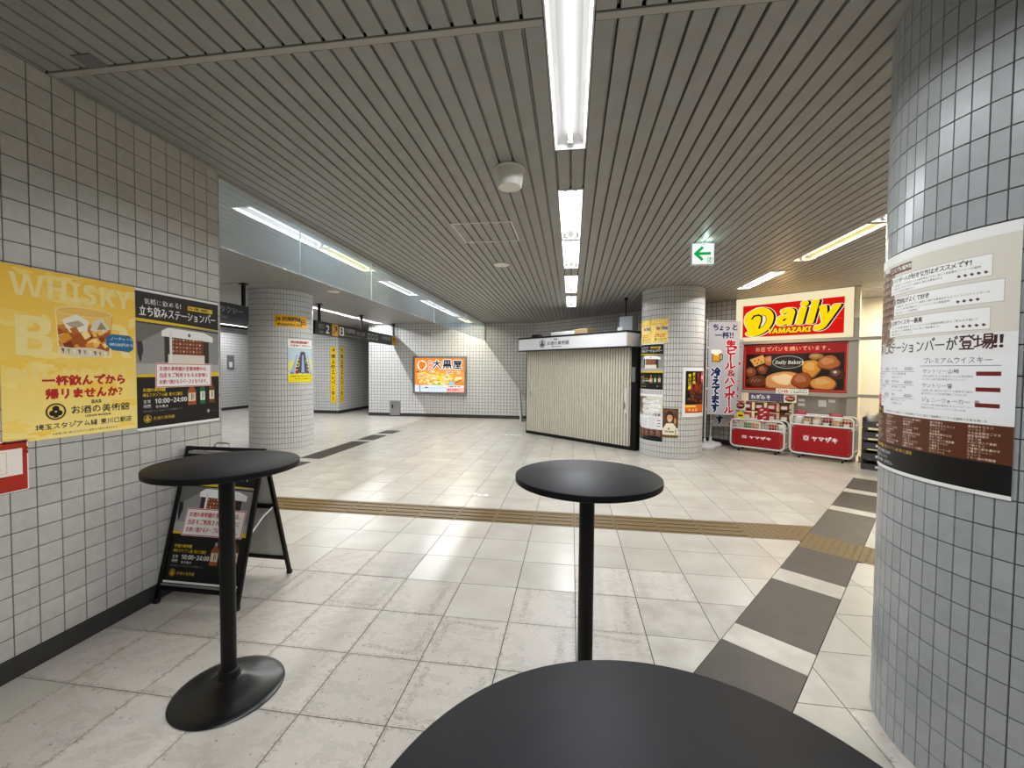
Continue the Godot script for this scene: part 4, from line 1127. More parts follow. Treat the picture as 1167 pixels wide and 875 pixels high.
# ---------------------------------------------------------------- materials
func make_materials() -> void:
	var patch := noise_tex(0.012, Color(0.91, 0.905, 0.9), Color(1, 1, 1), 512, 5, 0.25, 0.75)
	var faint := noise_tex(0.012, Color(0.955, 0.95, 0.945), Color(1, 1, 1), 512, 5, 0.25, 0.75)
	var grain := noise_tex(0.28, Color(0.8, 0.79, 0.77), Color(1, 1, 1), 512, 2, 0.2, 0.62, FastNoiseLite.TYPE_SIMPLEX, 8)
	var grime := noise_tex(0.045, Color(0.88, 0.87, 0.85), Color(1, 1, 1), 512, 7, 0.25, 0.72, FastNoiseLite.TYPE_SIMPLEX_SMOOTH, 21)
	var soft := noise_tex(0.03, Color(0.965, 0.965, 0.96), Color(1, 1, 1), 256, 3, 0.3, 0.7, FastNoiseLite.TYPE_SIMPLEX_SMOOTH, 5)
	# floor: honed pale stone, worn and grimy where the tables stand, cleaner on the walkway
	var clean := [Color(0.80, 0.785, 0.75), Color(0.785, 0.77, 0.735), Color(0.815, 0.80, 0.765)]
	for k in 3:
		M["floor_%d" % k] = grained(clean[k], 0.27, faint, 2.7 + k * 0.4, grain, 0.35)
		M["worn_%d" % k] = grained([Color(0.80, 0.785, 0.75), Color(0.775, 0.76, 0.725), Color(0.825, 0.81, 0.775)][k], 0.4, patch, 1.3 + k * 0.23, grain, 0.35)
	# well-worn tiles: speckled stone, smudges, dirt gathered along the joints, and on some the outline of a thing that stood there
	var runs := [[], [], [], [[36, 24], [24, 226], [214, 232], [226, 40]], [[30, 210], [226, 226], [232, 60]], [[206, 16], [200, 240]]]
	for k in 6:
		var ground := Color(0.95, 0.94, 0.93)
		var b := Board.new(256, 256, ground)
		for s in 46:
			b.blob(rng.randf() * 256, rng.randf() * 256, 8 + rng.randf() * 34, 5 + rng.randf() * 18, ground.darkened(rng.randf() * 0.065).lightened(rng.randf() * 0.03), s, 0.35)
		for s in 240:
			var e := rng.randf() * 256
			var o := absf(rng.randfn()) * 5.0
			var q := [Vector2(e, o), Vector2(e, 256 - o), Vector2(o, e), Vector2(256 - o, e)][s % 4] as Vector2
			b.blob(q.x, q.y, 1.5 + rng.randf() * 7.0, 1.5 + rng.randf() * 4.0, ground.lerp(Color(0.6, 0.57, 0.52), rng.randf() * 0.5), s, 0.4)
		for i in runs[k].size() - 1:
			var p := Vector2(runs[k][i][0], runs[k][i][1])
			var q := Vector2(runs[k][i + 1][0], runs[k][i + 1][1])
			for s in int(p.distance_to(q) * 1.5):
				var c := p.lerp(q, rng.randf()) + Vector2(rng.randfn() * 5.0, rng.randfn() * 5.0)
				b.blob(c.x, c.y, 1.2 + rng.randf() * 6.0, 1.2 + rng.randf() * 4.0, ground.lerp(Color(0.58, 0.55, 0.5), rng.randf() * 0.5), s, 0.35)
		for s in 1500:
			var r := 0.5 + rng.randf() * 1.1
			b.oval(rng.randf() * 256, rng.randf() * 256, r, r * 0.8, [Color(1, 1, 1), ground.darkened(0.07), ground.darkened(0.14), Color(0.99, 0.98, 0.96)][s % 4])
		for s in 10:
			b.blob(rng.randf() * 256, rng.randf() * 256, 1.0 + rng.randf() * 2.2, 1.0 + rng.randf() * 1.6, Color(0.5, 0.47, 0.42), s, 0.4)
		for s in 7:
			var p := Vector2(rng.randf() * 256, rng.randf() * 256)
			b.line(p, p + Vector2.from_angle(rng.randf() * TAU) * (20 + rng.randf() * 60), 0.7, ground.darkened(0.08))
		var m := printed(b.texture(), 0.42, 0.5)
		m.albedo_color = [Color(0.84, 0.825, 0.795), Color(0.815, 0.80, 0.77), Color(0.86, 0.845, 0.815), Color(0.84, 0.825, 0.795), Color(0.835, 0.82, 0.79), Color(0.85, 0.835, 0.805)][k]
		m.detail_enabled = true
		m.detail_albedo = patch
		m.detail_blend_mode = BaseMaterial3D.BLEND_MODE_MUL
		m.detail_uv_layer = BaseMaterial3D.DETAIL_UV_2
		m.uv2_triplanar = true
		m.uv2_world_triplanar = true
		m.uv2_scale = Vector3.ONE / 1.3
		M["worn_tile_%d" % k] = m
	M.dark_stone = grained(Color(0.285, 0.26, 0.24), 0.5, patch, 1.4, grain, 0.3)
	M.dark_stone_pale = grained(Color(0.36, 0.34, 0.315), 0.5, patch, 1.4, grain, 0.3)
	M.band_stone = grained(Color(0.82, 0.805, 0.765), 0.4, patch, 1.6, grain, 0.35)
	M.tactile = grained(Color(0.47, 0.38, 0.215), 0.5, grime, 0.6, grain, 0.3)
	M.grout_floor = mat(Color(0.13, 0.115, 0.1), 0.9)
	M.grout_far = mat(Color(0.19, 0.19, 0.19), 0.9)
	M.grout = mat(Color(0.25, 0.245, 0.24), 0.9)
	for k in 4:
		var g: float = [0.73, 0.715, 0.745, 0.725][k]
		M["wall_tile_%d" % k] = grained(Color(g, g * 0.99, g * 0.965), 0.3, soft, 0.5, null, 1.0)
		M["pillar_tile_%d" % k] = grained(Color(g * 0.86, g * 0.88, g * 0.89), 0.28, soft, 0.5, null, 1.0)
	M.far_tile = grained(Color(0.8, 0.795, 0.79), 0.35, soft, 0.9, null, 1.0)
	M.base_stone = grained(Color(0.2, 0.2, 0.2), 0.55, patch, 0.8, grain, 0.3)
	M.slat = grained(Color(0.59, 0.58, 0.565), 0.5, soft, 1.7, null, 1.0)
	M.slat_strip = mat(Color(0.64, 0.625, 0.6), 0.5)
	M.slab = mat(Color(0.12, 0.12, 0.12), 0.9)
	M.plain_wall = mat(Color(0.6, 0.59, 0.57), 0.8)
	M.black_top = grained(Color(0.125, 0.13, 0.142), 0.52, soft, 0.5, noise_tex(0.35, Color(0.78, 0.78, 0.78), Color(1, 1, 1), 256, 2, 0.3, 0.7), 0.12, 0.3)
	M.black_edge = mat(Color(0.05, 0.05, 0.055), 0.5, 0.0, 0.3)
	M.black_metal = mat(Color(0.045, 0.045, 0.047), 0.42, 0.0, 0.35)
	M.black_dish = mat(Color(0.045, 0.045, 0.047), 0.3)
	M.black_matt = mat(Color(0.035, 0.035, 0.037), 0.75)
	M.white_metal = mat(Color(0.86, 0.86, 0.85), 0.4)
	M.reflector = mat(Color(0.93, 0.93, 0.93), 0.5)
	M.cream_reflector = mat(Color(0.93, 0.9, 0.72), 0.5)
	M.grey_metal = mat(Color(0.42, 0.42, 0.43), 0.45)
	M.steel = mat(Color(0.66, 0.66, 0.67), 0.32, 0.85)
	M.chrome = mat(Color(0.8, 0.8, 0.8), 0.2, 1.0)
	M.off_white = mat(Color(0.86, 0.85, 0.82), 0.55)
	M.white_plastic = mat(Color(0.84, 0.84, 0.84), 0.4)
	M.shutter = grained(Color(0.83, 0.81, 0.75), 0.5, soft, 0.8, null, 1.0)
	M.shop_frame = mat(Color(0.62, 0.6, 0.56), 0.5)
	M.cream_film = mat(Color(0.93, 0.9, 0.82), 0.6)
	M.paper = mat(PAPER, 0.6)
	M.glass = mat(Color(0.82, 0.9, 0.95, 0.26), 0.03)
	M.glass.transparency = BaseMaterial3D.TRANSPARENCY_ALPHA
	M.glass_edge = mat(Color(0.66, 0.71, 0.71), 0.2)
	M.film = mat(Color(0.85, 0.86, 0.86, 0.12), 0.05)
	M.film.transparency = BaseMaterial3D.TRANSPARENCY_ALPHA

func glow(c: Color, e: float) -> StandardMaterial3D:
	var m := mat(Color(0.9, 0.9, 0.9), 0.4)
	m.emission_enabled = true
	m.emission = c
	m.emission_energy_multiplier = e
	return m

# ---------------------------------------------------------------- floor
func stripe_at(t: float, s: float) -> Vector2:
	# t metres along the dark guide stripe, s across it
	var o := Vector2(0.618, 2.156)
	var u := Vector2(0.607, 0.795)
	return o + u * t + Vector2(u.y, -u.x) * s

func in_view(p: Vector2) -> bool:
	# whether a floor point lies inside the picture, or nearly
	var v := cam.transform.affine_inverse() * P(p.x, 0, p.y)
	return v.z < -0.2 and absf(v.x / v.z) < 1.27 and absf(v.y / v.z) < 0.96

func shrink(poly: PackedVector2Array, by: float) -> PackedVector2Array:
	var r := Geometry2D.offset_polygon(poly, -by, Geometry2D.JOIN_MITER)
	return r[0] if r.size() else PackedVector2Array()

func make_floor() -> void:
	var slab := MB.new().box(P(-2.8, -0.06, 7.0), Vector3(20.0, 0.11, 23.0)).mesh()
	var floor_ := struct("floor", slab, M.grout_floor, "pale stone tile floor with dark joints and dark inlaid stripes")
	# the inlaid dark stripe crossing the floor at an angle and the one running away at the far side
	var inlays := []
	var solid := [[-1.62, -0.62, 0], [-0.62, -0.4, 1], [-0.4, 0.395, 0], [0.395, 0.614, 1], [0.614, 1.405, 0], [1.405, 1.63, 1], [1.63, 2.22, 0], [2.645, 3.66, 2], [3.66, 3.85, 1], [3.85, 4.67, 0], [4.67, 4.87, 1], [4.87, 5.66, 0]]
	for q in solid:
		inlays.append([PackedVector2Array([stripe_at(q[0], 0), stripe_at(q[1], 0), stripe_at(q[1], 0.405), stripe_at(q[0], 0.405)]), [M.dark_stone, M.band_stone, M.dark_stone_pale][q[2]], "stripe_tile"])
	for q in [[5.4, 6.24], [6.47, 8.2], [8.4, 9.1], [9.3, 9.85]]:
		inlays.append([PackedVector2Array([Vector2(-4.55, q[0]), Vector2(-4.55, q[1]), Vector2(-4.17, q[1]), Vector2(-4.17, q[0])]), M.dark_stone, "stripe_tile"])
	# studded blocks that carry the guide path across the stripe
	for k in 4:
		var s0 := k * 0.405
		inlays.append([PackedVector2Array([stripe_at(2.22, s0), stripe_at(2.645, s0), stripe_at(2.645, s0 + 0.405), stripe_at(2.22, s0 + 0.405)]), M.tactile, "studded_block"])
	# the straight ribbed guide path
	var gx := -1.16
	var gd := 2.035
	var pz := 0.403
	var y0 := gd + pz * 5
	var y1 := gd + pz * 6
	var cut := []
	for q in inlays:
		cut.append(q[0])
	for j in range(-15, 9):
		var cell := PackedVector2Array([Vector2(gx + j * 0.4, y0), Vector2(gx + j * 0.4, y1), Vector2(gx + j * 0.4 + 0.4, y1), Vector2(gx + j * 0.4 + 0.4, y0)])
		var left := [cell]
		for c in cut:
			var nxt := []
			for l in left:
				for r in Geometry2D.clip_polygons(l, c):
					if not Geometry2D.is_polygon_clockwise(r) and absf(area_of(r)) > 0.004:
						nxt.append(r)
			left = nxt
		for l in left:
			if (l[0].x + l[1].x) * 0.5 < 2.3:
				inlays.append([l, M.tactile, "ribbed_block" if j < 7 else "studded_block"])
	cut.append(PackedVector2Array([Vector2(gx - 15 * 0.4, y0), Vector2(gx - 15 * 0.4, y1), Vector2(2.36, y1), Vector2(2.08, y0)]))
	for q in inlays:
		make_inlay(floor_, q[0], q[1], q[2])
	# the square tiles; the 300 that show largest are pieces of their own
	var full := MB.new().prism(shrink(PackedVector2Array([Vector2(-0.2, -pz / 2), Vector2(-0.2, pz / 2), Vector2(0.2, pz / 2), Vector2(0.2, -pz / 2)]), 0.0023), -0.006, 0.0).mesh()
	var sb := MB.new()
	sb.quad(Vector3(-0.1977, 0, 0.1992), Vector3(0.1977, 0, 0.1992), Vector3(0.1977, 0, -0.1992), Vector3(-0.1977, 0, -0.1992), Vector3.UP)
	sb.box(Vector3(0, -0.0032, 0), Vector3(0.3952, 0.0056, 0.3982))
	var stained := sb.mesh()
	var cells := []
	var rest := MB.new()
	for i in range(-14, 36):
		for j in range(-28, 20):
			var a := Vector2(gx + j * 0.4, gd + i * pz)
			var mid := a + Vector2(0.2, pz / 2)
			var left := [PackedVector2Array([a, a + Vector2(0, pz), a + Vector2(0.4, pz), a + Vector2(0.4, 0)])]
			var whole := true
			if mid.y < 11.0 and mid.y > 0.0:
				for c in cut:
					var nxt := []
					for l in left:
						if Geometry2D.intersect_polygons(l, c).is_empty():
							nxt.append(l)
							continue
						whole = false
						for r in Geometry2D.clip_polygons(l, c):
							if absf(area_of(r)) > 0.0015:
								nxt.append(r)
					left = nxt
			for l in left:
				cells.append({"poly": l, "whole": whole, "mid": mid, "far": mid.length_squared() + EYE * EYE, "seen": in_view(mid)})
	cells.sort_custom(func(a, b): return (a.far if a.seen else a.far + 1e4) < (b.far if b.seen else b.far + 1e4))
	var count := 0
	for c in cells:
		var near: bool = c.mid.y < 2.85 + 0.5 * sin(c.mid.x * 3.0)
		var key := ("worn_%d" if near else "floor_%d") % rng.randi_range(0, 2)
		var cell := Vector2i(roundi((c.mid.x - gx) / 0.4 - 0.5), roundi((c.mid.y - gd) / pz - 0.5))
		if count < 296 and c.seen:
			count += 1
			if c.whole and (near or STAINED.has(cell)):
				var o := obj("tile", stained, M["worn_tile_%d" % (STAINED[cell][0] + 3 if STAINED.has(cell) else rng.randi_range(0, 2))], floor_, P(c.mid.x, rng.randf_range(-0.0004, 0.0004), c.mid.y))
				o.rotation.y = PI * (STAINED[cell][1] / 2 if STAINED.has(cell) else rng.randi_range(0, 1))
			elif c.whole:
				obj("tile", full, M[key], floor_, P(c.mid.x, 0, c.mid.y) + Vector3(0, rng.randf_range(-0.0004, 0.0004), 0))
			else:
				var s := shrink(c.poly, 0.0023)
				if s.size() > 2:
					obj("tile", MB.new().prism(s, -0.006, 0.0).mesh(), M[key], floor_)
		else:
			var s := shrink(c.poly, 0.0023)
			if s.size() > 2:
				rest.prism(s, -0.006, 0.0)
	stuff("distant_tiles", rest.mesh(), M.floor_0, floor_)

# tiles with the outlines of things that once stood or stuck there: (column, row) -> [pattern, quarter turns]
const STAINED := {Vector2i(-1, 1): [0, 0], Vector2i(0, 0): [1, 0], Vector2i(1, 0): [1, 3], Vector2i(2, 0): [2, 0], Vector2i(2, 1): [2, 2], Vector2i(0, 1): [2, 1], Vector2i(3, 1): [2, 0], Vector2i(3, 0): [1, 2], Vector2i(-2, 1): [2, 3], Vector2i(1, -1): [0, 1]}

func area_of(p: PackedVector2Array) -> float:
	var s := 0.0
	for i in p.size():
		s += p[i].cross(p[(i + 1) % p.size()])
	return s / 2

func make_inlay(floor_: Node3D, poly: PackedVector2Array, m: Material, kind: String) -> void:
	var s := shrink(poly, 0.0015)
	if s.size() < 3:
		return
	var b := MB.new().prism(s, -0.006, 0.0005)
	if kind == "ribbed_block":
		var lo := Vector2(INF, INF)
		var hi := -lo
		for p in s:
			lo = lo.min(p); hi = hi.max(p)
		for k in 4:
			var d := lo.y + (k + 0.5) * (hi.y - lo.y) / 4
			b.box(P((lo.x + hi.x) / 2, 0.003, d), Vector3(hi.x - lo.x - 0.03, 0.006, 0.034), 0.0025)
	elif kind == "studded_block":
		var u := (s[1] - s[0]).normalized()
		var w := Vector2(u.y, -u.x)
		var mid := Vector2.ZERO
		for p in s:
			mid += p / s.size()
		for i in range(-4, 5):
			for j in range(-4, 5):
				var q := mid + u * i * 0.052 + w * j * 0.052
				if Geometry2D.is_point_in_polygon(q + u * 0.02, s) and Geometry2D.is_point_in_polygon(q - u * 0.02, s) and Geometry2D.is_point_in_polygon(q + w * 0.02, s) and Geometry2D.is_point_in_polygon(q - w * 0.02, s):
					b.lathe([Vector2(0.014, 0.0005), Vector2(0.009, 0.0055), Vector2(0.0, 0.0055)], 8, P(q.x, 0, q.y))
	obj(kind, b.mesh(), m, floor_)

# ---------------------------------------------------------------- ceiling
var fixtures := []

func make_ceiling() -> void:
	var top := MB.new().box(P(-2.8, CEIL + 0.16, 7.0), Vector3(20.0, 0.12, 23.0)).mesh()
	var ceiling := struct("ceiling", top, M.slab, "grey metal slat ceiling with dark grooves running away from the camera")
	# one slat: a flat face with bent-up sides and a recessed flange that closes the groove
	var b := MB.new()
	for z in [[-0.5, 0.5]]:
		var pr := [Vector2(-0.042, 0.04), Vector2(-0.042, 0.003), Vector2(-0.040, 0.0), Vector2(0.040, 0.0), Vector2(0.042, 0.003), Vector2(0.042, 0.02), Vector2(0.052, 0.02), Vector2(0.052, 0.045)]
		for i in pr.size() - 1:
			var p: Vector2 = pr[i]
			var q: Vector2 = pr[i + 1]
			var nn := Vector3(q.y - p.y, -(q.x - p.x), 0)
			b.quad(Vector3(p.x, p.y, 0.5), Vector3(q.x, q.y, 0.5), Vector3(q.x, q.y, -0.5), Vector3(p.x, p.y, -0.5), nn)
	var slat := b.mesh()
	var rest := MB.new()
	for k in range(-98, 95):
		var x := -0.08 + k * 0.1
		var gaps := [[1.802, 1.852]]
		for f in fixtures:
			if absf(x - f.x) < 0.06 + 0.045:
				gaps.append([f.d0 - 0.012, f.d1 + 0.012])
		gaps.append([6.56, 6.576])
		gaps.sort_custom(func(p, q): return p[0] < q[0])
		var at := -4.0
		var parts := []
		for g in gaps:
			if g[0] > at:
				parts.append([at, g[0]])
			at = maxf(at, g[1])
		parts.append([at, 17.0 if x < -2.6 else 13.0])
		for s in parts:
			if x > -2.7 and x < 5.6 and s[1] > 0.6:
				var o := obj("slat", slat, M.slat, ceiling, P(x, CEIL, (s[0] + s[1]) / 2))
				o.scale.z = s[1] - s[0]
			else:
				var z0: float = -s[0]
				var z1: float = -s[1]
				rest.quad(Vector3(x - 0.043, CEIL, z0), Vector3(x + 0.043, CEIL, z0), Vector3(x + 0.043, CEIL, z1), Vector3(x - 0.043, CEIL, z1), Vector3.DOWN)
				for e in [-1.0, 1.0]:
					rest.quad(Vector3(x + e * 0.043, CEIL, z0), Vector3(x + e * 0.043, CEIL, z1), Vector3(x + e * 0.043, CEIL + 0.05, z1), Vector3(x + e * 0.043, CEIL + 0.05, z0), Vector3(e, 0, 0))
				rest.quad(Vector3(x + 0.043, CEIL + 0.02, z0), Vector3(x + 0.051, CEIL + 0.02, z0), Vector3(x + 0.051, CEIL + 0.02, z1), Vector3(x + 0.043, CEIL + 0.02, z1), Vector3.DOWN)
	stuff("side_slats", rest.mesh(), M.slat, ceiling)
	var strip := MB.new()
	for seg in [[-2.65, -0.14], [0.08, 6.5]]:
		strip.box(P((seg[0] + seg[1]) / 2, CEIL + 0.005, 1.832), Vector3(seg[1] - seg[0], 0.012, 0.038), 0.002)
	obj("cross_strip", strip.mesh(), M.slat_strip, ceiling)
	for seg in [[-2.65, -0.15], [0.09, 2.85], [3.09, 5.6]]:
		obj("joint_strip", MB.new().box(P((seg[0] + seg[1]) / 2, CEIL + 0.002, 6.568), Vector3(seg[1] - seg[0], 0.006, 0.012), 0.001).mesh(), M.slat_strip, ceiling)

# ---------------------------------------------------------------- tiled walls
# a wall from a to b (x, d) whose tiled face is on the left hand when walking from a to b, seen from above with d up ... "out" gives the side
func tiled_wall(called: String, a: Vector2, b: Vector2, out: Vector2, label: String, m: Material, y0 := 0.1, y1 := CEIL, tw := 0.1, th := 0.1, thick := 0.3, skip := []) -> MeshInstance3D:
	var u := (b - a).normalized()
	var n := out.normalized()
	var L := a.distance_to(b)
	var c := (a + b) / 2 - n * (thick / 2 + 0.005)
	var bas := Basis(Vector3(u.x, 0, -u.y), Vector3.UP, Vector3(n.x, 0, -n.y))
	var core := MB.new().box(P(c.x, CEIL / 2, c.y), Vector3(L - 0.03, CEIL, thick), 0.0, bas).mesh()
	var w := struct(called, core, M.grout_far, label)
	var r3 := Vector3(u.x, 0, -u.y)
	var o3 := Vector3(n.x, 0, -n.y)
	var tl := MB.new()
	var k := roundi(L / tw)
	tw = L / k
	var rows := int(ceil((y1 - y0) / th - 0.01))
	for i in k:
		for r in rows:
			var lo := y0 + r * th
			var hi := minf(lo + th, y1)
			var q := a + u * ((i + 0.5) * tw)
			var hide := false
			for s in skip:
				if (i + 0.5) * tw > s[0] and (i + 0.5) * tw < s[1] and lo > s[2] and hi < s[3]:
					hide = true
			if not hide:
				tl.tile(P(q.x, (lo + hi) / 2, q.y) - o3 * 0.005, r3, Vector3.UP, o3, tw - 0.0075, hi - lo - 0.0075)
	stuff("tile_facing", tl.mesh(), m, w)
	if y0 > 0.0:
		var bc := (a + b) / 2
		obj("baseboard", MB.new().box(P(bc.x, 0.05, bc.y) - o3 * 0.002, Vector3(L, 0.1, 0.014), 0.001, bas).mesh(), M.base_stone, w)
	return w

func make_left_wall() -> void:
	var core := MB.new().box(P(WALL_X - 0.155, CEIL / 2, -0.575), Vector3(0.3, CEIL, 6.85)).mesh()
	var w := struct("wall_left", core, M.grout, "grey square-tiled wall beside the tables with a dark baseboard")
	obj("baseboard", MB.new().box(P(WALL_X + 0.003, 0.05, -0.573), Vector3(0.016, 0.1, 6.85), 0.001).mesh(), M.base_stone, w)
	var right := Vector3(0, 0, -1)
	var unit := MB.new().tile(Vector3.ZERO, right, Vector3.UP, Vector3.RIGHT, 0.0982, 0.0965, 0.005, 0.0012).mesh()
	var short := MB.new().tile(Vector3.ZERO, right, Vector3.UP, Vector3.RIGHT, 0.0985, 0.083, 0.005, 0.0012).mesh()
	var rest := MB.new()
	for i in 67:
		var d := 2.847 - (i + 0.5) * 0.1017
		for r in 29:
			var lo := 0.1 + r * 0.1
			var hi := minf(lo + 0.1, CEIL)
			var at := P(WALL_X - 0.005, (lo + hi) / 2, d)
			var under := d > 1.62 and d < 2.80 and lo > 1.15 and hi < 1.97
			if d > 1.5 and not under:
				obj("tile", unit if hi - lo > 0.09 else short, M["wall_tile_%d" % rng.randi_range(0, 3)], w, at)
			else:
				rest.tile(at, right, Vector3.UP, Vector3.RIGHT, 0.0985, hi - lo - 0.0032, 0.005, 0.0012)
	# the narrow end face of the wall
	for r in 29:
		var lo := 0.1 + r * 0.1
		for i in 3:
			rest.tile(P(WALL_X - 0.05 - i * 0.1, minf(lo + 0.05, CEIL - 0.045), 2.85), Vector3.LEFT, Vector3.UP, Vector3.FORWARD, 0.096, 0.096 if r < 28 else 0.08)
	stuff("hidden_tiles", rest.mesh(), M.wall_tile_0, w)

func make_pillar(c: Vector3, label: String, single: bool, m: Material) -> void:
	var t := thing("tiled_pillar", label, "pillar", P(c.x, 0, c.y), 0.0, "round tiled pillars")
	obj("core", MB.new().lathe([Vector2(c.z - 0.005, 0.0), Vector2(c.z - 0.005, CEIL)], 140).mesh(), M.grout if single else M.grout_far, t)
	var cols := 70
	var tw := TAU * c.z / cols
	var rest := MB.new()
	var shape := func(h: float) -> ArrayMesh:
		# one slightly curved upright tile
		return MB.new().tile(Vector3(0, 0, c.z - 0.005), Vector3.RIGHT, Vector3.UP, Vector3.BACK, tw - 0.0026, h - 0.0032, 0.005, 0.001).mesh()
	var unit: ArrayMesh = shape.call(0.1)
	var short: ArrayMesh = shape.call(0.087)
	for k in cols:
		var a := -180.0 + 360.0 * (k + 0.5) / cols
		for r in 30:
			var lo := r * 0.1
			var hi := minf(lo + 0.1, CEIL)
			var under := a > -116.0 and a < -61.0 and lo > 1.14 and hi < 1.98
			if single and a > -118.0 and a < -55.0 and not under and lo > 0.15:
				var o := obj("tile", unit if hi - lo > 0.09 else short, M["pillar_tile_%d" % rng.randi_range(0, 3)], t, Vector3(0, (lo + hi) / 2, 0))
				o.rotation.y = deg_to_rad(a)
			else:
				var n := Vector3(sin(deg_to_rad(a)), 0, cos(deg_to_rad(a)))
				rest.tile(n * (c.z - 0.005) + Vector3.UP * (lo + hi) / 2, Vector3(n.z, 0, -n.x), Vector3.UP, n, tw - (0.0026 if single else 0.0045), hi - lo - (0.0032 if single else 0.006), 0.005, 0.001)
	stuff("tile_facing", rest.mesh(), m, t)

var diag_o := Vector2(1.606, 10.607)
var diag_u := Vector2(0.761, -0.6488)
var diag_n := Vector2(-0.6488, -0.761)

# a point on the slanting shop wall: s metres along it, off metres in front of it
func D(s: float, y: float, off := 0.0) -> Vector3:
	var q := diag_o + diag_u * s + diag_n * off
	return P(q.x, y, q.y)

func make_walls() -> void:
	make_left_wall()
	tiled_wall("wall_back", Vector2(-6.6, BACK_D), Vector2(-1.1, BACK_D), Vector2(0, -1), "far white tiled wall with the glowing food advert", M.far_tile)
	tiled_wall("wall_slanting", diag_o + diag_u * -3.56, diag_o + diag_u * 2.24, diag_n, "slanting tiled wall behind the shuttered kiosk", M.far_tile, 0.1, CEIL)
	tiled_wall("wall_corridor", Vector2(-6.6, 17.0), Vector2(-6.6, BACK_D), Vector2(-1, 0), "tiled side wall of the corridor beside the elevator", M.far_tile)
	tiled_wall("wall_elevator_front", Vector2(-10.2, 13.25), Vector2(-7.85, 13.25), Vector2(0, -1), "white tiled front of the elevator shaft", M.far_tile)
	tiled_wall("wall_elevator_side", Vector2(-7.85, 13.25), Vector2(-7.85, 17.0), Vector2(1, 0), "white tiled side of the elevator shaft", M.far_tile)
	tiled_wall("wall_corridor_end", Vector2(-7.85, 17.0), Vector2(-6.6, 17.0), Vector2(0, -1), "tiled end of the corridor beside the elevator", M.far_tile)
	tiled_wall("wall_far_left", Vector2(-12.3, 3.0), Vector2(-12.3, 17.0), Vector2(1, 0), "tiled wall beyond the left pillar", M.far_tile)
	tiled_wall("wall_far_end", Vector2(-12.3, 17.0), Vector2(-10.2, 17.0), Vector2(0, -1), "tiled wall at the far end beside the elevator", M.far_tile)
	tiled_wall("wall_elevator_return", Vector2(-10.2, 13.25), Vector2(-10.2, 17.0), Vector2(-1, 0), "tiled outer side of the elevator shaft", M.far_tile)
	struct("wall_left_return", MB.new().box(P(-7.6, CEIL / 2, 2.75), Vector3(9.4, CEIL, 0.18)).mesh(), M.plain_wall, "wall closing the side hall behind the tables")
	struct("wall_behind", MB.new().box(P(1.9, CEIL / 2, -4.1), Vector3(9.4, CEIL, 0.2)).mesh(), M.plain_wall, "wall behind the camera")
	struct("wall_right", MB.new().box(P(6.6, CEIL / 2, 1.3), Vector3(0.2, CEIL, 11.0)).mesh(), M.plain_wall, "wall closing the hall on the right")
	# glass smoke screens hanging from the ceiling between the two halls
	var ds := [2.86, 3.887, 5.399, 8.014, 10.4, 12.915]
	for k in 5:
		var d0: float = ds[k] + 0.004
		var d1: float = ds[k + 1] - 0.004
		var where: String = ["at the end of the near tiled wall", "second from the near tiled wall", "in the middle of the row", "second from the far wall", "ending at the far wall"][k]
		var t := thing("smoke_screen", "clear glass smoke screen hanging from the ceiling, " + where, "glass screen", P(WALL_X - 0.06, 2.45, (d0 + d1) / 2), 0.0, "hanging glass smoke screens")
		obj("pane", MB.new().box(Vector3(0, (CEIL - 2.45) / 2, 0), Vector3(0.008, CEIL - 2.45 - 0.004, d1 - d0)).mesh(), M.glass, t)
		obj("bottom_edge", MB.new().box(Vector3(0, -0.004, 0), Vector3(0.012, 0.008, d1 - d0), 0.002).mesh(), M.glass_edge, t)
		obj("top_channel", MB.new().box(Vector3(0, CEIL - 2.45 - 0.014, 0), Vector3(0.024, 0.024, d1 - d0), 0.002).mesh(), M.slat_strip, t)
		if k > 0:
			obj("joint", MB.new().box(Vector3(0, (CEIL - 2.45) / 2, (d1 - d0) / 2), Vector3(0.012, CEIL - 2.45, 0.006)).mesh(), M.glass_edge, t)
	var bracket := obj("screen_end_post", MB.new().box(P(WALL_X - 0.06, 2.715, 12.93), Vector3(0.04, 0.54, 0.02), 0.003).mesh(), M.grey_metal)
	tag(bracket, "dark end post of the glass screen on the far wall", "bracket")

# ---------------------------------------------------------------- ceiling lights
func plan_lights() -> void:
	for q in [[-0.03, -2.9, -1.6, 2, 0], [0 - 0.03, 0.25, 1.55, 1, 0], [-0.03, 1.575, 2.875, 1, 0], [-0.03, 3.50, 4.81, 2, 0], [-0.03, 4.84, 6.15, 2, 0], [-0.03, 6.6, 8.05, 2, 0], [-0.03, 8.4, 9.8, 2, 0],
		[-3.03, 3.5, 4.78, 1, 0], [-3.03, 4.8, 6.0, 1, 1], [-3.13, 6.68, 8.05, 1, 0], [-3.13, 8.6, 9.9, 1, 0], [-3.13, 9.95, 11.25, 1, 0], [-3.13, 11.6, 12.7, 1, 1],
		[2.97, 0.0, 1.3, 1, 0], [2.97, 3.3, 4.6, 1, 0], [2.97, 4.64, 6.06, 1, 1], [2.97, 6.66, 7.96, 1, 0],
		[-0.03, -1.3, 0.0, 2, 0], [-6.13, 9.1, 10.35, 1, 0], [-6.13, 10.4, 11.5, 1, 0], [-6.13, 11.55, 12.8, 1, 0], [-9.23, 5.0, 6.3, 1, 0], [-9.23, 8.0, 9.3, 1, 0], [-9.23, 11.0, 12.3, 1, 0], [-11.53, 12.4, 13.7, 1, 0]]:
		fixtures.append({"x": q[0], "d0": q[1], "d1": q[2], "tubes": q[3], "warm": q[4] == 1, "power": (0.75 if absf(q[0]) < 0.1 else 1.4) if q[3] == 1 else 0.62})

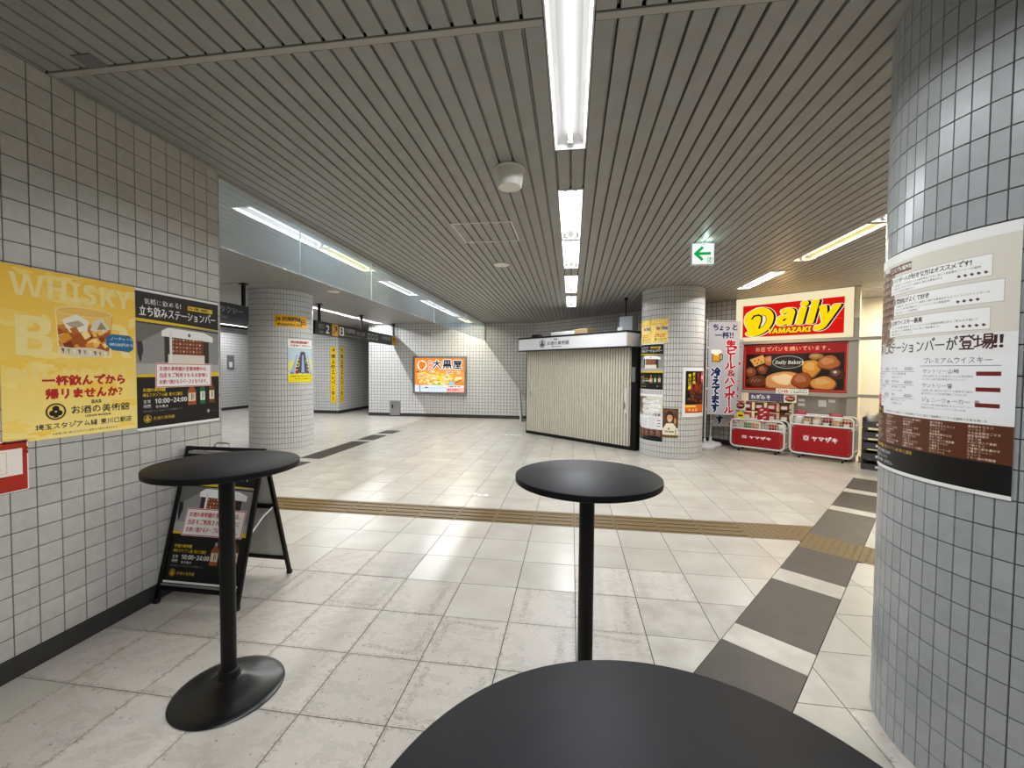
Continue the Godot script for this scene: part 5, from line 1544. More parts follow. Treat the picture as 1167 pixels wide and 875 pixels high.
func light_label(f: Dictionary) -> String:
	var row := "over the far side hall"
	var from := "far wall"
	if absf(f.x + 0.03) < 0.2:
		row = "in the middle row"; from = "shuttered kiosk"
	elif f.x > 2.0:
		row = "in the row by the bakery"; from = "bakery"
	elif f.x > -4.0:
		row = "behind the glass screens"
	elif f.x < -11.0:
		row = "beyond the left pillar"
	elif f.x < -8.0:
		row = "deep in the side hall"
	var n := 0
	for g in fixtures:
		if absf(g.x - f.x) < 0.4 and g.d0 > f.d0:
			n += 1
	var kind := "twin-tube" if f.tubes == 2 else "single-tube"
	var nth: String = ["first", "second", "third", "fourth", "fifth", "sixth", "seventh", "eighth"][n]
	return "recessed %s %s ceiling light %s, %s from the %s" % ["cream" if f.warm else "white", kind, row, nth, from]

func make_lights() -> void:
	for f in fixtures:
		var L: float = f.d1 - f.d0
		var t := thing("ceiling_light", light_label(f), "ceiling light", P(f.x, CEIL, (f.d0 + f.d1) / 2), 0.0, "recessed ceiling lights")
		var refl: Material = M.cream_reflector if f.warm else M.reflector
		var b := MB.new()
		var hw := 0.105
		# trough: sloped sides, flat top, end plates
		for s in [-1.0, 1.0]:
			b.quad(Vector3(s * 0.096, 0.0, L / 2), Vector3(s * 0.096, 0, -L / 2), Vector3(s * 0.06, 0.07, -L / 2), Vector3(s * 0.06, 0.07, L / 2), Vector3(-s, -0.3, 0))
			b.quad(Vector3(-0.096, 0, s * (L / 2 - 0.01)), Vector3(0.096, 0, s * (L / 2 - 0.01)), Vector3(0.06, 0.07, s * (L / 2 - 0.05)), Vector3(-0.06, 0.07, s * (L / 2 - 0.05)), Vector3(0, -0.2, -s))
		b.quad(Vector3(-0.06, 0.07, L / 2), Vector3(0.06, 0.07, L / 2), Vector3(0.06, 0.07, -L / 2), Vector3(-0.06, 0.07, -L / 2), Vector3.DOWN)
		obj("reflector", b.mesh(), refl, t)
		var fr := MB.new()
		for s in [-1.0, 1.0]:
			fr.box(Vector3(s * 0.1, 0.004, 0), Vector3(0.01, 0.016, L), 0.002)
			fr.box(Vector3(0, 0.004, s * (L / 2 - 0.005)), Vector3(0.19, 0.016, 0.01), 0.002)
		obj("frame", fr.mesh(), M.white_metal, t)
		var spots := [0.0] if f.tubes == 1 else [-0.042, 0.042]
		for x in spots:
			obj("tube", MB.new().tube([Vector3(x, 0.042, -L / 2 + 0.07), Vector3(x, 0.042, L / 2 - 0.07)], 0.015, 12).mesh(), M.tube_warm if f.warm else M.tube, t)
			for s in [-1.0, 1.0]:
				obj("socket", MB.new().box(Vector3(x, 0.034, s * (L / 2 - 0.052)), Vector3(0.034, 0.05, 0.026), 0.004).mesh(), M.white_plastic, t)
			var l := AreaLight3D.new()
			l.name = "tube_light"
			l.area_size = Vector2(0.03 if f.tubes == 1 else 0.026, L - 0.16)
			l.light_color = Color(1.0, 0.98, 0.88) if f.warm else Color(0.975, 0.985, 1.0)
			l.light_energy = LAMP * f.power
			l.area_range = 40.0
			l.area_attenuation = 2.0
			l.shadow_enabled = true
			l.rotation_degrees = Vector3(-90, 0, 0)
			l.position = Vector3(x, 0.024, 0)
			t.add_child(l, true)
const LAMP := 2.5

# ---------------------------------------------------------------- furniture
func make_table(called: String, at: Vector3, label: String, tilt := 0.0, tilt_dir := 0.0) -> void:
	var t := thing(called, label, "bar table", at, 0.0, "round black bar tables")
	var R := 0.302
	var top := obj("table_top", MB.new().lathe([Vector2(0, 1.071), Vector2(R - 0.004, 1.071), Vector2(R, 1.068), Vector2(R, 1.066)], 96).mesh(), M.black_top, t)
	obj("edge_band", MB.new().lathe([Vector2(R, 1.067), Vector2(R + 0.0005, 1.064), Vector2(R, 1.046), Vector2(R - 0.004, 1.043), Vector2(0, 1.043)], 96).mesh(), M.black_edge, top)
	obj("mounting_plate", MB.new().lathe([Vector2(0.0, 1.043), Vector2(0.13, 1.043), Vector2(0.13, 1.036), Vector2(0.045, 1.03), Vector2(0.033, 1.02)], 32).mesh(), M.black_metal, t)
	obj("pole", MB.new().lathe([Vector2(0.032, 1.035), Vector2(0.032, 0.06)], 32).mesh(), M.black_metal, t)
	var base := obj("base", MB.new().lathe([Vector2(0.0, 0.075), Vector2(0.05, 0.072), Vector2(0.075, 0.058), Vector2(0.1, 0.045), Vector2(0.15, 0.03), Vector2(0.2, 0.018), Vector2(0.225, 0.01), Vector2(0.23, 0.004), Vector2(0.228, 0.0)], 80).mesh(), M.black_dish, t)
	obj("collar", MB.new().lathe([Vector2(0.033, 0.105), Vector2(0.041, 0.1), Vector2(0.043, 0.085), Vector2(0.05, 0.07)], 32).mesh(), M.black_metal, base)

func make_stand() -> void:
	var t := thing("sign_stand", "black folding A-frame sign stand holding the bar poster by the tiled wall", "sign stand", P(-2.33, 0, 2.29))
	var top_d := 0.25
	var h := 0.965
	var up := Vector3(0, h, -top_d).normalized()
	var L := Vector2(h, top_d).length()
	var fb := Basis(Vector3.RIGHT, up, Vector3.RIGHT.cross(up))
	var f := Node3D.new()
	f.name = "front_frame"
	# front frame: legs, rails, panel and the print
	for s in [-1.0, 1.0]:
		obj("front_leg", MB.new().box(fb * Vector3(s * 0.285, L / 2, 0), Vector3(0.03, L, 0.022), 0.003, fb).mesh(), M.black_metal, t)
	obj("bottom_rail", MB.new().box(fb * Vector3(0, 0.095, 0), Vector3(0.56, 0.03, 0.02), 0.003, fb).mesh(), M.black_metal, t)
	obj("silver_bar", MB.new().box(fb * Vector3(0, 0.116, 0.008), Vector3(0.54, 0.012, 0.012), 0.002, fb).mesh(), M.steel, t)
	obj("top_rail", MB.new().box(fb * Vector3(0, L - 0.012, 0), Vector3(0.6, 0.026, 0.028), 0.004, fb).mesh(), M.black_metal, t)
	obj("silver_bar", MB.new().box(fb * Vector3(0, L - 0.04, 0.006), Vector3(0.54, 0.022, 0.012), 0.002, fb).mesh(), M.steel, t)
	obj("front_board", MB.new().box(fb * Vector3(0, (0.12 + L - 0.05) / 2, -0.004), Vector3(0.545, L - 0.17, 0.006), 0.0, fb).mesh(), M.black_matt, t)
	var hd := []
	for q in [[-0.06, 0.0], [-0.055, 0.02], [-0.04, 0.028], [0.04, 0.028], [0.055, 0.02], [0.06, 0.0]]:
		hd.append(fb * Vector3(q[0] - 0.03, L + q[1], 0))
	obj("handle", MB.new().tube(hd, 0.006, 8).mesh(), M.chrome, t)
	# rear frame
	var bup := Vector3(0, h, 0.5 - top_d).normalized()
	var bb := Basis(Vector3.RIGHT, bup, Vector3.RIGHT.cross(bup))
	var o := Vector3(0, 0, -0.5)
	for s in [-1.0, 1.0]:
		obj("rear_leg", MB.new().box(o + bb * Vector3(s * 0.285, L / 2, 0), Vector3(0.026, L, 0.024), 0.003, bb).mesh(), M.black_metal, t)
		obj("foot", MB.new().box(o + bb * Vector3(s * 0.285, 0.012, 0), Vector3(0.032, 0.03, 0.03), 0.004, bb).mesh(), M.black_matt, t)
		obj("foot", MB.new().box(fb * Vector3(s * 0.285, 0.012, 0), Vector3(0.034, 0.03, 0.03), 0.004, fb).mesh(), M.black_matt, t)
		obj("stay", MB.new().tube([fb * Vector3(s * 0.27, 0.42, -0.01), Vector3(s * 0.27, 0.5, -0.25), o + bb * Vector3(s * 0.27, 0.56, 0)], 0.006, 6).mesh(), M.white_metal, t)
	obj("rear_rail", MB.new().box(o + bb * Vector3(0, 0.13, 0), Vector3(0.56, 0.028, 0.02), 0.003, bb).mesh(), M.black_metal, t)
	obj("rear_rail", MB.new().box(o + bb * Vector3(0, 0.56, 0.006), Vector3(0.56, 0.03, 0.02), 0.003, bb).mesh(), M.black_metal, t)
	obj("rear_board", MB.new().box(o + bb * Vector3(0, 0.54, -0.004), Vector3(0.545, 0.8, 0.006), 0.0, bb).mesh(), M.off_white, t)
	f.free()
	# the poster in the frame and the notice taped onto it
	var org := P(-2.33, 0, 2.29)
	var ps := sheet("poster", org + fb * Vector3(0, 0.124 + 0.4, 0.001), Vector3.RIGHT, 0.54, 0.795, printed(T.station_bar, 0.4), null, 0.001, up)
	tag(ps, "black bar poster with bottles in the A-frame sign stand", "poster")
	var ns := sheet("taped_notice", org + fb * Vector3(0.02, 0.505, 0.0035), Vector3.RIGHT, 0.44, 0.175, printed(T.notice_table, 0.4), null, 0.001, (up + Vector3(0.045, 0, 0)).normalized())
	tag(ns, "white notice with red lettering taped on the stand's poster", "notice")

# ---------------------------------------------------------------- things on the walls and pillars
func make_wall_prints() -> void:
	var r := Vector3(0, 0, -1)
	tag(sheet("poster", P(WALL_X + 0.001, 1.563, 1.912), r, 0.618, 0.858, printed(T.whisky, 0.4)), "yellow whisky poster with an iced tumbler on the near tiled wall", "poster")
	tag(sheet("poster", P(WALL_X + 0.001, 1.553, 2.525), r, 0.605, 0.88, printed(T.station_bar, 0.4)), "black standing-bar poster beside the yellow whisky poster", "poster")
	tag(sheet("taped_notice", P(WALL_X + 0.0035, 1.455, 2.55), r, 0.42, 0.16, printed(T.notice, 0.4), null, 0.001, Vector3(0, 1, -0.02)), "white notice with red lettering taped on the wall's black poster", "notice")
	tag(sheet("notice", P(WALL_X + 0.001, 1.025, 1.52), r, 0.352, 0.248, printed(T.red_notice, 0.4)), "small red notice with a white ticket below the whisky poster", "notice")
	tag(wrapped("poster", NEAR_PILLAR, -118.5, -57.8, 1.1, 1.995, printed(T.menu, 0.45), 0.004), "large white bar menu poster wrapped round the near pillar", "poster")
	var rp := RIGHT_PILLAR
	tag(wrapped("poster", rp, -86.0, -54.4, 2.01, 2.43, printed(T.whisky, 0.5)), "left small yellow whisky poster high on the pillar beside the kiosk", "poster", "pair of small yellow posters")
	tag(wrapped("poster", rp, -53.6, -19.8, 2.012, 2.432, printed(T.whisky, 0.5)), "right small yellow whisky poster high on the pillar beside the kiosk", "poster", "pair of small yellow posters")
	tag(wrapped("poster", rp, -90.0, -27.0, 1.18, 2.005, printed(T.station_bar, 0.5)), "black bar poster on the pillar between kiosk and banners", "poster")
	tag(wrapped("poster", rp, -89.0, -26.4, 0.27, 1.11, printed(T.menu_small, 0.5)), "white bar menu low on the pillar between kiosk and banners", "poster")
	tag(wrapped("poster", rp, -26.0, 0.3, 0.375, 0.875, printed(T.smile, 0.5)), "small brown poster of a smiling person low on the pillar", "poster")
	tag(wrapped("poster", rp, 7.0, 66.0, 0.735, 1.585, printed(T.izakaya, 0.5)), "white-bordered dark grill poster on the pillar next to the banners", "poster")
	var lp := LEFT_PILLAR
	tag(wrapped("direction_plate", lp, 26.0, 88.0, 2.29, 2.51, printed(T.direction, 0.4)), "yellow railway direction plate reading 65 m on the left pillar", "sign")
	tag(wrapped("poster", lp, 47.2, 104.0, 1.25, 2.07, printed(T.escalator, 0.45)), "escalator manners poster with a yellow foot on the left pillar", "poster")
	tag(sheet("elevator_sign", P(-8.03, 1.315, 13.245), Vector3.RIGHT, 0.2, 1.91, printed(T.elevator, 0.4)), "yellow vertical elevator sign on the shaft's front", "sign")
	tag(sheet("elevator_sign", P(-7.845, 1.315, 13.47), r, 0.2, 1.93, printed(T.elevator, 0.4)), "yellow vertical elevator sign on the shaft's side, facing the corridor", "sign")
	# glowing food advert in a grey frame
	var ad := thing("advert_lightbox", "glowing orange restaurant advert on the far wall", "lightbox", P(-4.168, 1.348, BACK_D))
	var W := 1.76
	var H := 1.2
	for q in [[0, H / 2 - 0.03, W, 0.06], [0, -H / 2 + 0.03, W, 0.06]]:
		obj("frame_bar", MB.new().box(Vector3(q[0], q[1], 0.05), Vector3(q[2], q[3], 0.1), 0.006).mesh(), M.grey_metal, ad)
	for s in [-1.0, 1.0]:
		obj("frame_bar", MB.new().box(Vector3(s * (W / 2 - 0.03), 0, 0.05), Vector3(0.06, H - 0.12, 0.1), 0.006).mesh(), M.grey_metal, ad)
	sheet("lit_face", Vector3(0, 0, 0.06), Vector3.RIGHT, W - 0.12, H - 0.12, glowing(T.food, 1.0), ad)
	lamp_dot(ad, Vector3(0, -0.2, 0.25), Color(1.0, 0.85, 0.65), 0.05)
	# service door low on the far wall
	var sv := thing("service_hatch", "small steel service hatch low on the far wall", "hatch", P(-5.685, 0.0, BACK_D))
	obj("door", MB.new().box(Vector3(0, 0.27, 0.012), Vector3(0.34, 0.48, 0.03), 0.004).mesh(), M.steel, sv)
	obj("latch", MB.new().box(Vector3(-0.08, 0.32, 0.03), Vector3(0.05, 0.12, 0.008), 0.002).mesh(), M.black_matt, sv)
	var wp := thing("wall_panel", "small dark service panel on the wall beyond the left pillar", "panel", P(-12.295, 1.74, 13.65))
	obj("plate", MB.new().box(Vector3(0.015, 0, 0), Vector3(0.03, 0.48, 0.3), 0.004).mesh(), M.grey_metal, wp)
	obj("cover", MB.new().box(Vector3(0.034, -0.1, 0.02), Vector3(0.012, 0.2, 0.14), 0.003).mesh(), M.off_white, wp)
	var ln := obj("leaning_board", MB.new().box(Vector3(0, 0.44, 0), Vector3(0.045, 0.9, 0.35), 0.004, Basis(Vector3.BACK, 0.06)).mesh(), M.white_plastic, null, P(-1.52, 0.01, 12.5))
	tag(ln, "thin white board leaning near the far wall beside the kiosk", "board")

func lamp_dot(parent: Node3D, at: Vector3, c: Color, e: float) -> void:
	var l := OmniLight3D.new()
	l.name = "glow_light"
	l.light_color = c
	l.light_energy = e
	l.omni_range = 20.0
	l.omni_attenuation = 2.0
	l.light_size = 0.01
	l.shadow_enabled = true
	l.position = at
	parent.add_child(l, true)

func make_ceiling_things() -> void:
	var s := thing("ceiling_speaker", "round off-white ceiling speaker between hatch and middle lights", "speaker", P(-0.47, CEIL, 3.09))
	obj("housing", MB.new().lathe([Vector2(0.104, 0.0), Vector2(0.106, -0.02), Vector2(0.1, -0.05), Vector2(0.088, -0.13), Vector2(0.08, -0.138)], 48).mesh(), M.off_white, s)
	obj("grille", MB.new().lathe([Vector2(0.082, -0.138), Vector2(0.0, -0.14)], 48).mesh(), M.off_white, s)
	obj("rim", MB.new().lathe([Vector2(0.107, 0.002), Vector2(0.112, -0.004), Vector2(0.112, -0.012), Vector2(0.106, -0.018)], 48).mesh(), M.off_white, s)
	for q in [[-0.99, 5.82, "flat round cover on the ceiling beyond the access hatch"], [-4.5, 7.45, "flat round detector on the side hall's ceiling near the left pillar"]]:
		var d := thing("ceiling_detector", q[2], "detector", P(q[0], CEIL, q[1]))
		obj("body", MB.new().lathe([Vector2(0.11, 0.004), Vector2(0.112, -0.006), Vector2(0.1, -0.016), Vector2(0.05, -0.02), Vector2(0.0, -0.021)], 40).mesh(), M.off_white, d)
		obj("rim", MB.new().lathe([Vector2(0.112, 0.003), Vector2(0.122, -0.001), Vector2(0.122, -0.006), Vector2(0.111, -0.009)], 40).mesh(), M.slat_strip, d)
	var h := thing("access_hatch", "square access hatch frame set in the slat ceiling", "hatch", P(-0.923, CEIL, 4.472))
	for q in [[0.0, 0.306, 0.628, 0.016], [0.0, -0.306, 0.628, 0.016], [0.306, 0.0, 0.016, 0.6], [-0.306, 0.0, 0.016, 0.6]]:
		obj("frame_bar", MB.new().box(Vector3(q[0], -0.001, q[1]), Vector3(q[2], 0.01, q[3]), 0.002).mesh(), M.white_metal, h)
	obj("lock", MB.new().lathe([Vector2(0.014, 0.0), Vector2(0.014, -0.006), Vector2(0.0, -0.007)], 16, Vector3(-0.24, -0.002, -0.27)).mesh(), M.white_metal, h)
	var v := obj("ceiling_plate", MB.new().box(Vector3.ZERO, Vector3(0.11, 0.006, 0.085), 0.001).mesh(), M.grey_metal, null, P(-2.33, CEIL - 0.001, 1.765))
	tag(v, "small dark plate on the ceiling above the near tiled wall", "plate")
	# green exit sign
	var e := thing("exit_sign", "square glowing green arrow exit sign under the ceiling", "exit sign", P(1.472, 2.737, 5.12))
	obj("housing", MB.new().box(Vector3(0, 0.126, -0.02), Vector3(0.256, 0.25, 0.05), 0.005).mesh(), M.white_plastic, e)
	obj("mount", MB.new().box(Vector3(0, 0.248, -0.02), Vector3(0.1, 0.02, 0.05), 0.002).mesh(), M.white_metal, e)
	sheet("lit_face", Vector3(0, 0.126, 0.0055), Vector3.RIGHT, 0.236, 0.232, glowing(T.exit, 1.0), e)
	lamp_dot(e, Vector3(0, 0.2, 0.12), Color(0.8, 1.0, 0.92), 0.025)
	# hanging direction boards in the side hall
	for q in [[4.88, 6.68, true], [8.6, 12.9, false]]:
		var L: float = q[1] - q[0]
		var t := thing("hanging_sign", "short black hanging taxi sign in front of the left pillar" if q[2] else "long black hanging exit sign with yellow panels before the far wall", "hanging sign", P(-5.7, 2.29, (q[0] + q[1]) / 2))
		obj("board", MB.new().box(Vector3(0, 0.15, 0), Vector3(0.12, 0.3, L), 0.004).mesh(), M.black_metal, t)
		sheet("sign_face", Vector3(0.0605, 0.15, 0), Vector3(0, 0, -1), L - 0.01, 0.29, printed(T.taxi if q[2] else T.exits, 0.35), t)
		for d in ([6.63 - 5.78, -0.6] if q[2] else [10.78 - 10.75, 12.86 - 10.75, -1.9]):
			obj("hanger", MB.new().box(Vector3(0, 0.3 + 0.198, -d), Vector3(0.05, 0.4, 0.05), 0.004).mesh(), M.black_metal, t)
			obj("ceiling_flange", MB.new().box(Vector3(0, 0.687, -d), Vector3(0.11, 0.02, 0.11), 0.003).mesh(), M.black_metal, t)

# ---------------------------------------------------------------- the shuttered kiosk
var kiosk_o := Vector2(-1.098, 10.11)
var kiosk_u := Vector2(0.76373, -0.64554)
var kiosk_n := Vector2(-0.64554, -0.76373)

func K(s: float, y: float, off := 0.0) -> Vector3:
	var q := kiosk_o + kiosk_u * s + kiosk_n * off
	return P(q.x, y, q.y)

func make_kiosk() -> void:
	var turn := -atan2(-kiosk_u.y, kiosk_u.x)
	var t := thing("kiosk", "closed bar kiosk with cream accordion shutter and white fascia", "kiosk", K(0, 0), turn)
	# local axes: x along the front, y up, z towards the viewer
	var b := MB.new()
	var n := 44
	var w := (2.88 - 0.03) / n
	for i in n:
		var x := 0.03 + i * w
		var pr := [Vector2(0, -0.035), Vector2(0.1, 0.004), Vector2(0.66, 0.004), Vector2(0.76, -0.035), Vector2(1.0, -0.035)]
		for k in 4:
			var p: Vector2 = pr[k]
			var q: Vector2 = pr[k + 1]
			b.quad(Vector3(x + p.x * w, 0.07, p.y), Vector3(x + q.x * w, 0.07, q.y), Vector3(x + q.x * w, 1.98, q.y), Vector3(x + p.x * w, 1.98, p.y), Vector3(-(q.y - p.y) * 2.0, 0, (q.x - p.x) * w))
	var sh := obj("shutter", b.mesh(), M.shutter, t)
	for q in [[0.2, 0.95], [2.8, 0.85]]:
		obj("lock_strip", MB.new().box(Vector3(q[0], q[1] + 0.1, 0.008), Vector3(0.035, 0.5, 0.01), 0.002).mesh(), M.off_white, sh)
		obj("handle", MB.new().box(Vector3(q[0] - 0.02, q[1], 0.016), Vector3(0.03, 0.12, 0.02), 0.004).mesh(), M.steel, sh)
	obj("plinth", MB.new().box(Vector3(1.46, 0.035, -0.02), Vector3(2.9, 0.07, 0.06), 0.004).mesh(), M.black_metal, t)
	obj("corner_post", MB.new().box(Vector3(2.96, 0.99, -0.06), Vector3(0.12, 1.98, 0.12), 0.004).mesh(), M.black_metal, t)
	obj("corner_post", MB.new().box(Vector3(0.0, 0.99, -0.08), Vector3(0.05, 1.98, 0.1), 0.004).mesh(), M.black_metal, t)
	obj("side_panel", MB.new().box(Vector3(2.985, 0.99, -0.7), Vector3(0.05, 1.98, 1.16), 0.002).mesh(), M.black_matt, t)
	obj("side_panel", MB.new().box(Vector3(0.0, 0.99, -0.7), Vector3(0.04, 1.98, 1.16), 0.002).mesh(), M.black_matt, t)
	obj("back_panel", MB.new().box(Vector3(1.48, 0.99, -1.28), Vector3(3.0, 1.98, 0.04), 0.002).mesh(), M.black_matt, t)
	obj("fascia", MB.new().box(Vector3(1.475, 2.11, 0.02), Vector3(2.97, 0.27, 0.455), 0.012).mesh(), M.white_plastic, t)
	sheet("fascia_print", Vector3(1.475, 2.11, 0.2478), Vector3.RIGHT, 2.93, 0.25, printed(T.fascia, 0.4), t, 0.0015)
	obj("fascia_trim", MB.new().box(Vector3(1.475, 1.972, 0.02), Vector3(2.99, 0.014, 0.475), 0.002).mesh(), M.black_metal, t)
	obj("roof", MB.new().box(Vector3(1.475, 2.262, -0.5), Vector3(2.99, 0.035, 1.5), 0.004).mesh(), M.black_matt, t)
	obj("switch_box", MB.new().box(Vector3(2.965, 1.45, 0.012), Vector3(0.07, 0.28, 0.03), 0.004).mesh(), M.grey_metal, t)
	# things left on its roof
	var put := func(called: String, label: String, cat: String, s: float, off: float, size: Vector3, m: Material, tilt := 0.0) -> void:
		var o := thing(called, label, cat, K(s, 2.2795, off), turn + tilt)
		obj("carton", MB.new().box(Vector3(0, size.y / 2, 0), size, 0.004).mesh(), m, o)
		obj("lid_flap", MB.new().box(Vector3(size.x * 0.1, size.y + 0.003, 0), Vector3(size.x * 0.7, 0.006, size.z * 0.92), 0.001).mesh(), m, o)
	put.call("flat_box", "flat white box lying on the kiosk roof", "box", 1.32, 0.08, Vector3(0.62, 0.07, 0.25), M.paper, 0.05)
	put.call("flat_box", "flat tan cardboard box on the kiosk roof beside the white one", "box", 1.82, 0.06, Vector3(0.36, 0.1, 0.25), mat(Color(0.68, 0.58, 0.42), 0.8), -0.04)
	put.call("black_case", "small black case on the kiosk roof near its far corner", "case", 0.42, 0.06, Vector3(0.2, 0.06, 0.16), M.black_matt)
	put.call("white_packet", "small crumpled white packet on the kiosk roof near the pillar", "packet", 2.7, 0.08, Vector3(0.1, 0.07, 0.08), M.paper, 0.4)
	put.call("grey_carton", "pale grey carton standing on the kiosk roof beside the pillar", "box", 2.62, -0.32, Vector3(0.3, 0.32, 0.2), mat(Color(0.6, 0.61, 0.63), 0.6))
	var rod := thing("ceiling_rod", "thin dark rod dropping from the ceiling to the kiosk roof", "rod", P(1.06, 2.2795, 8.72))
	obj("rod", MB.new().tube([Vector3.ZERO, Vector3(0, CEIL - 2.2795, 0)], 0.011, 10).mesh(), M.black_metal, rod)
	obj("flange", MB.new().lathe([Vector2(0.0, CEIL - 2.2795 - 0.05), Vector2(0.035, CEIL - 2.2795 - 0.045), Vector2(0.035, CEIL - 2.2795)], 16).mesh(), M.black_metal, rod)

# ---------------------------------------------------------------- banners
func make_banners() -> void:
	for q in [[2.6, 8.66, 2.49, 0.68, "front beer banner with its top above the other"], [2.79, 8.93, 2.17, 0.42, "lower beer banner half hidden behind the front one"]]:
		var x: float = q[0]
		var d: float = q[1]
		var t := thing("nobori_banner", "tall grey %s by the pillar" % q[4], "banner", P(x, 0, d), deg_to_rad(4.0 if d < 8.8 else 8.0), "beer banners on poles")
		obj("pole", MB.new().tube([Vector3(0, 0.08, 0), Vector3(0, q[2] + 0.05, 0)], 0.012, 10).mesh(), M.white_metal, t)
		obj("cross_rod", MB.new().tube([Vector3(-0.06, q[2] + 0.02, 0), Vector3(0.65, q[2] + 0.02, 0)], 0.006, 8).mesh(), M.white_metal, t)
		var b := MB.new()
		var nx := 14
		var ny := 24
		var h: float = q[2] - q[3]
		var pt := func(i: int, j: int) -> Vector3:
			var u := float(i) / nx
			var v := float(j) / ny
			return Vector3(0.03 + u * 0.6 - v * 0.05 * u, q[2] - v * h, 0.012 * sin(u * 7.0 + v * 3.0) * (0.3 + v) + 0.02 * sin(u * 3.0) * v)
		for i in nx:
			for j in ny:
				var a: Vector3 = pt.call(i, j + 1)
				var e: Vector3 = pt.call(i + 1, j + 1)
				var f: Vector3 = pt.call(i + 1, j)
				var g: Vector3 = pt.call(i, j)
				b.quad(a, e, f, g, Vector3.BACK, Vector2(float(i) / nx, float(j + 1) / ny), Vector2(float(i + 1) / nx, float(j + 1) / ny), Vector2(float(i + 1) / nx, float(j) / ny), Vector2(float(i) / nx, float(j) / ny))
		var cloth := printed(T.flag, 0.85, 0.2)
		cloth.backlight_enabled = true
		cloth.backlight = Color(0.2, 0.2, 0.2)
		obj("cloth", b.mesh(), cloth, t)
		for k in 5:
			obj("loop", MB.new().box(Vector3(0.014, q[3] + 0.1 + k * (h - 0.2) / 4, 0), Vector3(0.05, 0.03, 0.03), 0.004).mesh(), M.white_plastic, t)
		var base := obj("water_base", MB.new().lathe([Vector2(0, 0.12), Vector2(0.06, 0.12), Vector2(0.1, 0.1), Vector2(0.17, 0.095), Vector2(0.2, 0.07), Vector2(0.205, 0.02), Vector2(0.19, 0.0)], 28, Vector3(0.02, 0, 0), 0.7).mesh(), M.white_plastic, t)
		for s in [-1.0, 1.0]:
			obj("rib", MB.new().box(Vector3(0.02 + s * 0.1, 0.085, 0), Vector3(0.03, 0.03, 0.2), 0.01).mesh(), M.white_plastic, base)
		obj("pole_socket", MB.new().lathe([Vector2(0.03, 0.1), Vector2(0.026, 0.2), Vector2(0.014, 0.21)], 16).mesh(), M.white_plastic, t)

